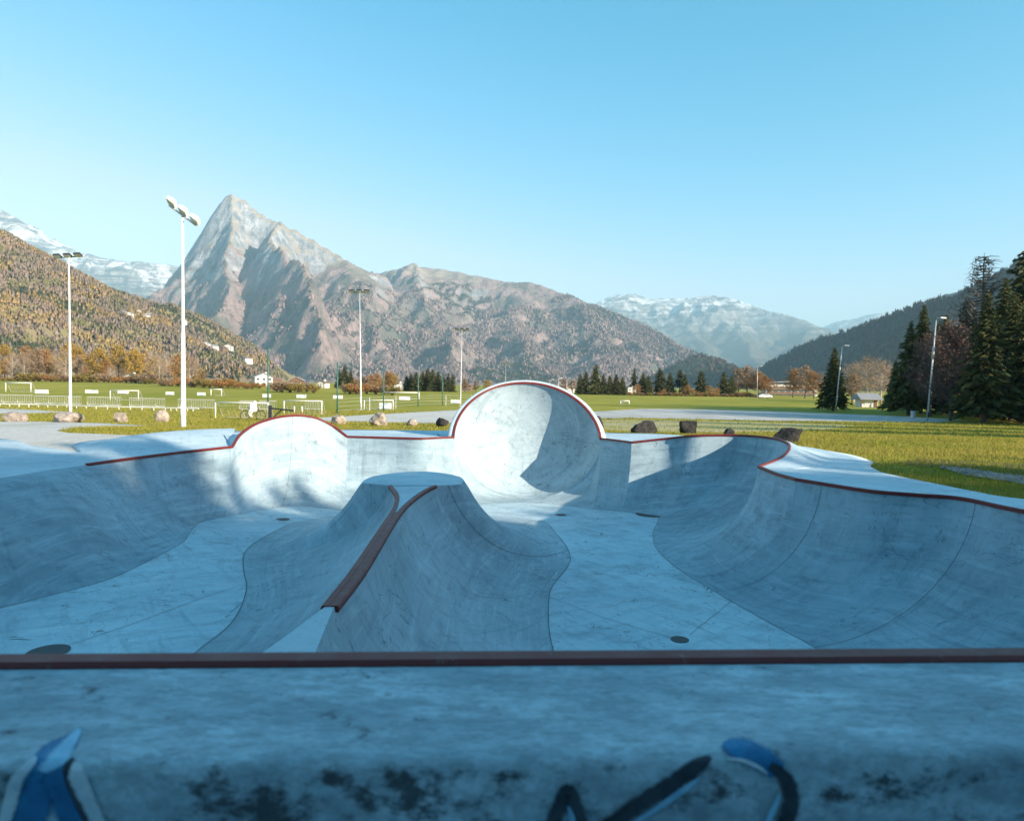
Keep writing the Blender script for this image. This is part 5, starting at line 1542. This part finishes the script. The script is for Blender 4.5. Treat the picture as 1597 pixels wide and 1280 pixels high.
# --- bicycle with a white bag
b = G(394, 655); z = float(zg(b.x, b.y))
e = empty('bicycle', (b.x, b.y, z), R(6), 'black bicycle parked on the grass with a white bag over it', 'bicycle')
e.rotation_euler = (R(-14), 0, R(8))
def wheel(x):
    mb = MB(); n = 28; rr = .335
    mb.tube([(x + math.cos(t) * rr, 0, .345 + math.sin(t) * rr) for t in np.linspace(0, 2 * math.pi, n + 1)], .026, 6, False)
    w = mb.build('wheel', MATS['rubber'], e)
    mb = MB()
    for k in range(14):
        t = 6.283 * k / 14; mb.tube([(x, 0, .345), (x + math.cos(t) * rr, 0, .345 + math.sin(t) * rr)], .004, 3, False)
    mb.build('spokes', MATS['galvanised'], w)
wheel(-.54); wheel(.54)
mb = MB()
for p, q in (((-.54, 0, .345), (-.10, 0, .30)), ((-.10, 0, .30), (-.22, 0, .82)), ((-.54, 0, .345), (-.20, 0, .76)), ((-.21, 0, .76), (.34, 0, .84)), ((-.10, 0, .30), (.36, 0, .78)), ((.33, 0, .92), (.54, 0, .345))):
    mb.tube([p, q], .02, 6)
mb.build('frame', MATS['black_paint'], e)
MB().tube([(.26, -.28, .98), (.33, -.1, 1.0), (.33, .1, 1.0), (.26, .28, .98)], .014, 6).build('handlebar', MATS['galvanised'], e)
MB().box((-.24, 0, .88), (.26, .13, .06)).build('saddle', MATS['rubber'], e)
MB().tube([(-.10, -.05, .30), (-.10, .05, .30)], .09, 12).build('crank', MATS['galvanised'], e)
import bmesh
bm = bmesh.new(); bmesh.ops.create_icosphere(bm, subdivisions=3, radius=1)
from mathutils import noise as mn
for v in bm.verts: v.co = Vector((v.co.x * .36 + .18 * v.co.z, v.co.y * .15, v.co.z * .34)) * (1 + .75 * mn.noise(v.co * 1.5 + Vector((3, 0, 0))) + .25 * mn.noise(v.co * 4))
me = bpy.data.meshes.new('bag'); bm.to_mesh(me); bm.free(); me.materials.append(MATS['bag_cloth'])
o = bpy.data.objects.new('cloth_bag', me); COL.objects.link(o); o.location = (b.x + .02, b.y - .05, z + .84)
o.rotation_euler = (0, R(-25), 0); tag(o, 'crumpled white cloth bag hung over the bicycle', 'bag')
# --- black rail and red bollards behind the arched wall
b = G(421, 656); z = float(zg(b.x, b.y)); s = px_scale(b.y)
e = empty('bike_rail', (b.x, b.y, z), 0, 'black steel rail with a slanting brace behind the arched wall', 'railing')
h = 24 * s
MB().box((0, 0, h / 2), (4.5 * s, 4.5 * s, h)).build('post', MATS['black_paint'], e)
MB().tube([(0, 0, h * .82), (38 * s, -.1, h * .68)], 1.3 * s, 8).build('top_rail', MATS['black_paint'], e)
MB().tube([(6 * s, 0, h * .25), (18 * s, 0, h * .72)], 1.1 * s, 8).build('brace', MATS['black_paint'], e)
for px, lb in ((459, 'red and white bollard at the end of the black rail'), (471, 'red and white bollard standing apart from the black rail')):
    b = G(px, 656); z = float(zg(b.x, b.y)); h = 22 * px_scale(b.y)
    e = empty('bollard', (b.x, b.y, z), 0, lb, 'bollard')
    MB().tube([(0, 0, -.05), (0, 0, h * .6)], .045, 8).build('post', MATS['red_paint'], e, True)
    MB().tube([(0, 0, h * .6), (0, 0, h), (0, 0, h * 1.02)], [.047, .047, .02], 8).build('band', MATS['white_paint'], e, True)

# --- stones lying in the ditch by the deck
g = np.random.default_rng(9); loop = GRAV[-2]
V = []; Fc = []; cnt = 0
lx = [p[0] for p in loop]; lyy = [p[1] for p in loop]
while cnt < 900:
    x = g.uniform(min(lx), max(lx)); y = g.uniform(min(lyy), max(lyy))
    if not in_poly(np.array([x]), np.array([y]), loop)[0]: continue
    r = .03 + .05 * g.random() ** 2; c = np.array([x, y, float(zg(x, y)) + .03])
    pts8 = np.array([(1,0,0),(-1,0,0),(0,1,0),(0,-1,0),(0,0,1),(0,0,-1)]) * r * (.6 + .7 * g.random((6, 1))) @ np.eye(3)
    b0 = len(V); V.extend((pts8 * np.array([1.2, 1, .7]) + c).tolist())
    Fc.extend([(b0+i, b0+j, b0+k) for i, j, k in ((0,2,4),(2,1,4),(1,3,4),(3,0,4),(2,0,5),(1,2,5),(3,1,5),(0,3,5))]); cnt += 1
tag(mesh_np('ditch_stones', V, Fc, MATS['boulder_pale']), 'loose pale stones along the ditch beside the deck', 'stones', kind='stuff')

# --- buildings
def house(x, y, z, w, d, h, rz, roofh, wall, roof, label, group=None, over=.6, rows=2, cols=3, name='chalet', cat='house', glass=True):
    e = empty(name, (x, y, z), rz, label, cat, group)
    V = [(-w/2,-d/2,-3),(w/2,-d/2,-3),(w/2,d/2,-3),(-w/2,d/2,-3),(-w/2,-d/2,h),(w/2,-d/2,h),(w/2,d/2,h),(-w/2,d/2,h),(0,-d/2,h+roofh),(0,d/2,h+roofh)]
    mesh_np('wall', V, [(0,1,5,8,4),(1,2,6,5),(2,3,7,9,6),(3,0,4,7)], MATS[wall], e)
    mb = MB(); o = over; sl = roofh / (w / 2)
    for s in (-1, 1):
        a = Vector((0, 0, h + roofh + .12)); b_ = Vector((s * (w / 2 + o), 0, h - o * sl + .12))
        for q in ((a, b_),):
            V = [a + Vector((0, -d/2-o, 0)), b_ + Vector((0, -d/2-o, 0)), b_ + Vector((0, d/2+o, 0)), a + Vector((0, d/2+o, 0))]
            V += [p + Vector((0, 0, .25)) for p in V]
            mb.add(V, [(0,1,2,3),(7,6,5,4),(0,4,5,1),(1,5,6,2),(2,6,7,3),(3,7,4,0)])
    rf = mb.build('roof', MATS[roof], e)
    MB().box((w * .2, 0, h + roofh * .9), (.7, .7, 1.6)).build('chimney', MATS[wall], rf)
    for r in range(rows):
        for c in range(cols):
            xx = -w / 2 + w * (c + .5) / cols; zz = h * (r + .55) / rows
            wn_ = MB().box((xx, -d / 2 - .01, zz), (w / cols * .42, .10, h / rows * .45)).build('window', MATS['window_glass'], e)
            MB().box((xx, -d / 2 - .05, zz - h / rows * .26), (w / cols * .55, .22, .12)).build('sill', MATS['white_paint'], wn_)
    return e
def hill_house(px, py, wpx, mats, label, T=None, rz=0., group=None, dist=None):
    """a house whose wall foot meets the hill or the field under its pixel"""
    if dist is None:
        ds = np.linspace(330, 1300, 700); d = ray(px, py); xs_ = d.x / d.y * ds; zs = CAM_Z + d.z / d.y * ds
        hz = sample(T, xs_, ds); i = np.argmax(hz > zs); dist = ds[i] if (hz > zs).any() else 800.
        z = float(sample(T, np.array([d.x / d.y * dist]), np.array([dist]))[0])
    else:
        d = ray(px, py); z = float(zg(d.x / d.y * dist, dist))
    w = wpx * dist / F_PX
    house(d.x / d.y * dist, dist, z, w, w * 1.1, w * .52, rz, w * .22, mats[0], mats[1], label, group, over=w * .08)
lb = 'white chalet with a grey roof in the hamlet halfway up the autumn coloured hill'
for i, (px, py, w) in enumerate(((195, 493, 9), (204, 495, 10), (216, 491, 9), (226, 497, 10), (234, 494, 8), (287, 505, 8))):
    hill_house(px, py, w, ('house_white', 'roof_grey'), lb, T_L, R(25 * (i % 3) - 20), 'hamlet on the autumn hill')
for i, (px, py, w) in enumerate(((332, 546, 11), (346, 549, 12), (357, 546, 11), (370, 552, 12), (384, 566, 13), (398, 562, 12), (322, 541, 10))):
    hill_house(px, py, w, (('house_white', 'house_wood')[i % 2], ('roof_grey', 'roof_brown')[i % 3 == 1]), 'chalet in the lower village above the orange hedge', T_L, R(20 * (i % 4) - 30), 'lower village chalets')
hill_house(409, 589, 26, ('house_white', 'roof_grey'), 'large white house with a grey roof behind the tall green net post', None, R(30), None, 290)
hill_house(425, 592, 18, ('house_wood', 'roof_brown'), 'dark wooden chalet next to the large white house', None, R(-20), None, 296)
hill_house(463, 600, 20, ('house_wood', 'roof_grey'), 'low wooden chalet behind the brown hedge shrubs', None, R(10), None, 285)
hill_house(504, 600, 14, ('house_white', 'roof_brown'), 'small white chalet between the hedge and the conifer pair', None, R(-10), None, 290)
hill_house(206, 596, 17, ('house_white', 'roof_brown'), 'white cottage peeping between the trunks of the golden wood', None, R(5), None, 262)
hill_house(985, 608, 17, ('house_white', 'roof_grey'), 'white house half hidden behind the round headed pine', None, R(8), None, 275)
hill_house(1018, 609, 12, ('house_white', 'roof_brown'), 'small white house between conifers of the far tree line', None, R(-8), None, 272)
hill_house(728, 606, 15, ('house_wood', 'roof_brown'), 'dark chalet behind the distant grey floodlight mast', None, R(-8), None, 300)
hill_house(622, 605, 14, ('house_white', 'roof_grey'), 'pale house beside the dense spruce clump', None, R(12), None, 300)
hill_house(890, 606, 16, ('house_white', 'roof_brown'), 'pale chalet behind the curved street lamps', None, R(12), None, 300)
# flat roofed block
D = 300.; d0 = ray(1196, 600); d1 = ray(1274, 600); x0 = d0.x / d0.y * D; x1 = d1.x / d1.y * D; z = float(zg(x0, D)); W = x1 - x0
h = PD(1235, 599, D).z - z
e = empty('apartment_block', ((x0 + x1) / 2, D, z), R(-4), 'long flat roofed apartment block behind the orange trees', 'building')
MB().box((0, 4, h / 2 - .2), (W, 8, h)).build('wall', MATS['house_white'], e)
mb = MB(); N_ = 12
for i in range(N_):
    xa = -W / 2 - .8 + (W + 1.6) * (i + .5) / N_; mb.box((xa, 3.6, h + .35 + .7 * math.cos((i + .5 - N_ / 2) / N_ * math.pi)), ((W + 1.6) / N_ * 1.02, 10, .4))
mb.build('roof', MATS['roof_grey'], e)
for r in range(2):
    for c in range(8):
        wn_ = MB().box((-W / 2 + W * (c + .5) / 8, -.03, h * (.28 + .42 * r)), (W / 8 * .6, .12, h * .24)).build('window', MATS['window_glass'], e)
        MB().box((-W / 2 + W * (c + .5) / 8, -.09, h * (.28 + .42 * r)), (.09, .08, h * .24)).build('frame', MATS['white_paint'], wn_)
    bl = MB(); bl.box((0, -.7, h * (.13 + .42 * r)), (W * .96, 1.3, .14)); b_ = bl.build('balcony', MATS['roof_grey'], e)
    MB().box((0, -1.33, h * (.13 + .42 * r) + .55), (W * .96, .05, .9)).build('railing', MATS['house_wood'], b_)
# white kiosk with a grey roof
b = G(1356, 635); z = float(zg(b.x, b.y)); s = px_scale(b.y)
e = empty('kiosk', (b.x, b.y, z), R(-6), 'small white kiosk with a low grey pitched roof in the park', 'kiosk')
w, h = 25 * s, 13 * s
MB().box((0, 1.3, h / 2), (w, 2.6, h)).build('wall', MATS['house_white'], e)
mb = MB(); rw = 34 * s
mb.add([(-rw/2, -1.0, h), (rw/2, -1.0, h), (rw/2*.94, 1.4, h + 9*s), (-rw/2*.94, 1.4, h + 9*s), (rw/2, 3.8, h), (-rw/2, 3.8, h),
        (-rw/2, -1.0, h - .15), (rw/2, -1.0, h - .15), (rw/2, 3.8, h - .15), (-rw/2, 3.8, h - .15)], [(0,1,2,3),(3,2,4,5),(0,3,5),(1,4,2),(6,9,8,7),(0,6,7,1),(1,7,8,4),(4,8,9,5),(5,9,6,0)])
mb.build('roof', MATS['roof_grey'], e)
for xx in (-rw * .44, rw * .40): MB().tube([(xx, -.8, -.05), (xx, -.8, h)], .09, 8).build('post', MATS['house_wood'], e)
MB().box((-w * .1, -.02, h * .55), (w * .42, .08, h * .5)).build('shutter', MATS['white_paint'], e)
MB().box((w * .36, -.02, h * .42), (w * .2, .08, h * .84)).build('door', MATS['house_wood'], e)
# waste bin and a parked car under the trees
b = G(1424, 652); e = empty('waste_bin', (b.x, b.y, float(zg(b.x, b.y))), 0, 'small grey waste bin in front of the maroon tree', 'bin')
MB().tube([(0, 0, -.02), (0, 0, .75)], [.22, .27], 12).build('body', MATS['galvanised'], e); MB().tube([(0, 0, .75), (0, 0, .82)], [.30, .22], 12).build('lid', MATS['roof_grey'], e)
d0 = ray(1193, 600); D = 212.; x0 = d0.x / d0.y * D; z = float(zg(x0, D))
e = empty('parked_car', (x0, D, z), R(4), 'pale car parked before the brown trees near the flat roofed block', 'car')
prof = [(-2.1, .35), (-2.1, .75), (-1.9, .92), (-1.2, 1.0), (-.75, 1.42), (.75, 1.45), (1.35, 1.0), (2.0, .86), (2.12, .6), (2.1, .35)]
V = [(x, -.85, zz) for x, zz in prof] + [(x, .85, zz) for x, zz in prof]; n = len(prof)
mesh_np('body', V, [tuple(range(n - 1, -1, -1)), tuple(range(n, 2 * n))] + [(i, (i + 1) % n, n + (i + 1) % n, n + i) for i in range(n)], MATS['car_paint'], e)
MB().add([(-1.05, -.86, 1.02), (1.15, -.86, 1.02), (.68, -.86, 1.38), (-.68, -.86, 1.36)], [(0, 1, 2, 3)]).build('side_window', MATS['window_glass'], e)
for xx in (-1.3, 1.3):
    for yy in (-.78, .78):
        w_ = MB().tube([(xx, yy - .11, .33), (xx, yy + .11, .33)], .33, 16).build('wheel', MATS['rubber'], e)
        MB().tube([(xx, yy - .12, .33), (xx, yy + .12, .33)], .18, 12).build('rim', MATS['galvanised'], w_)
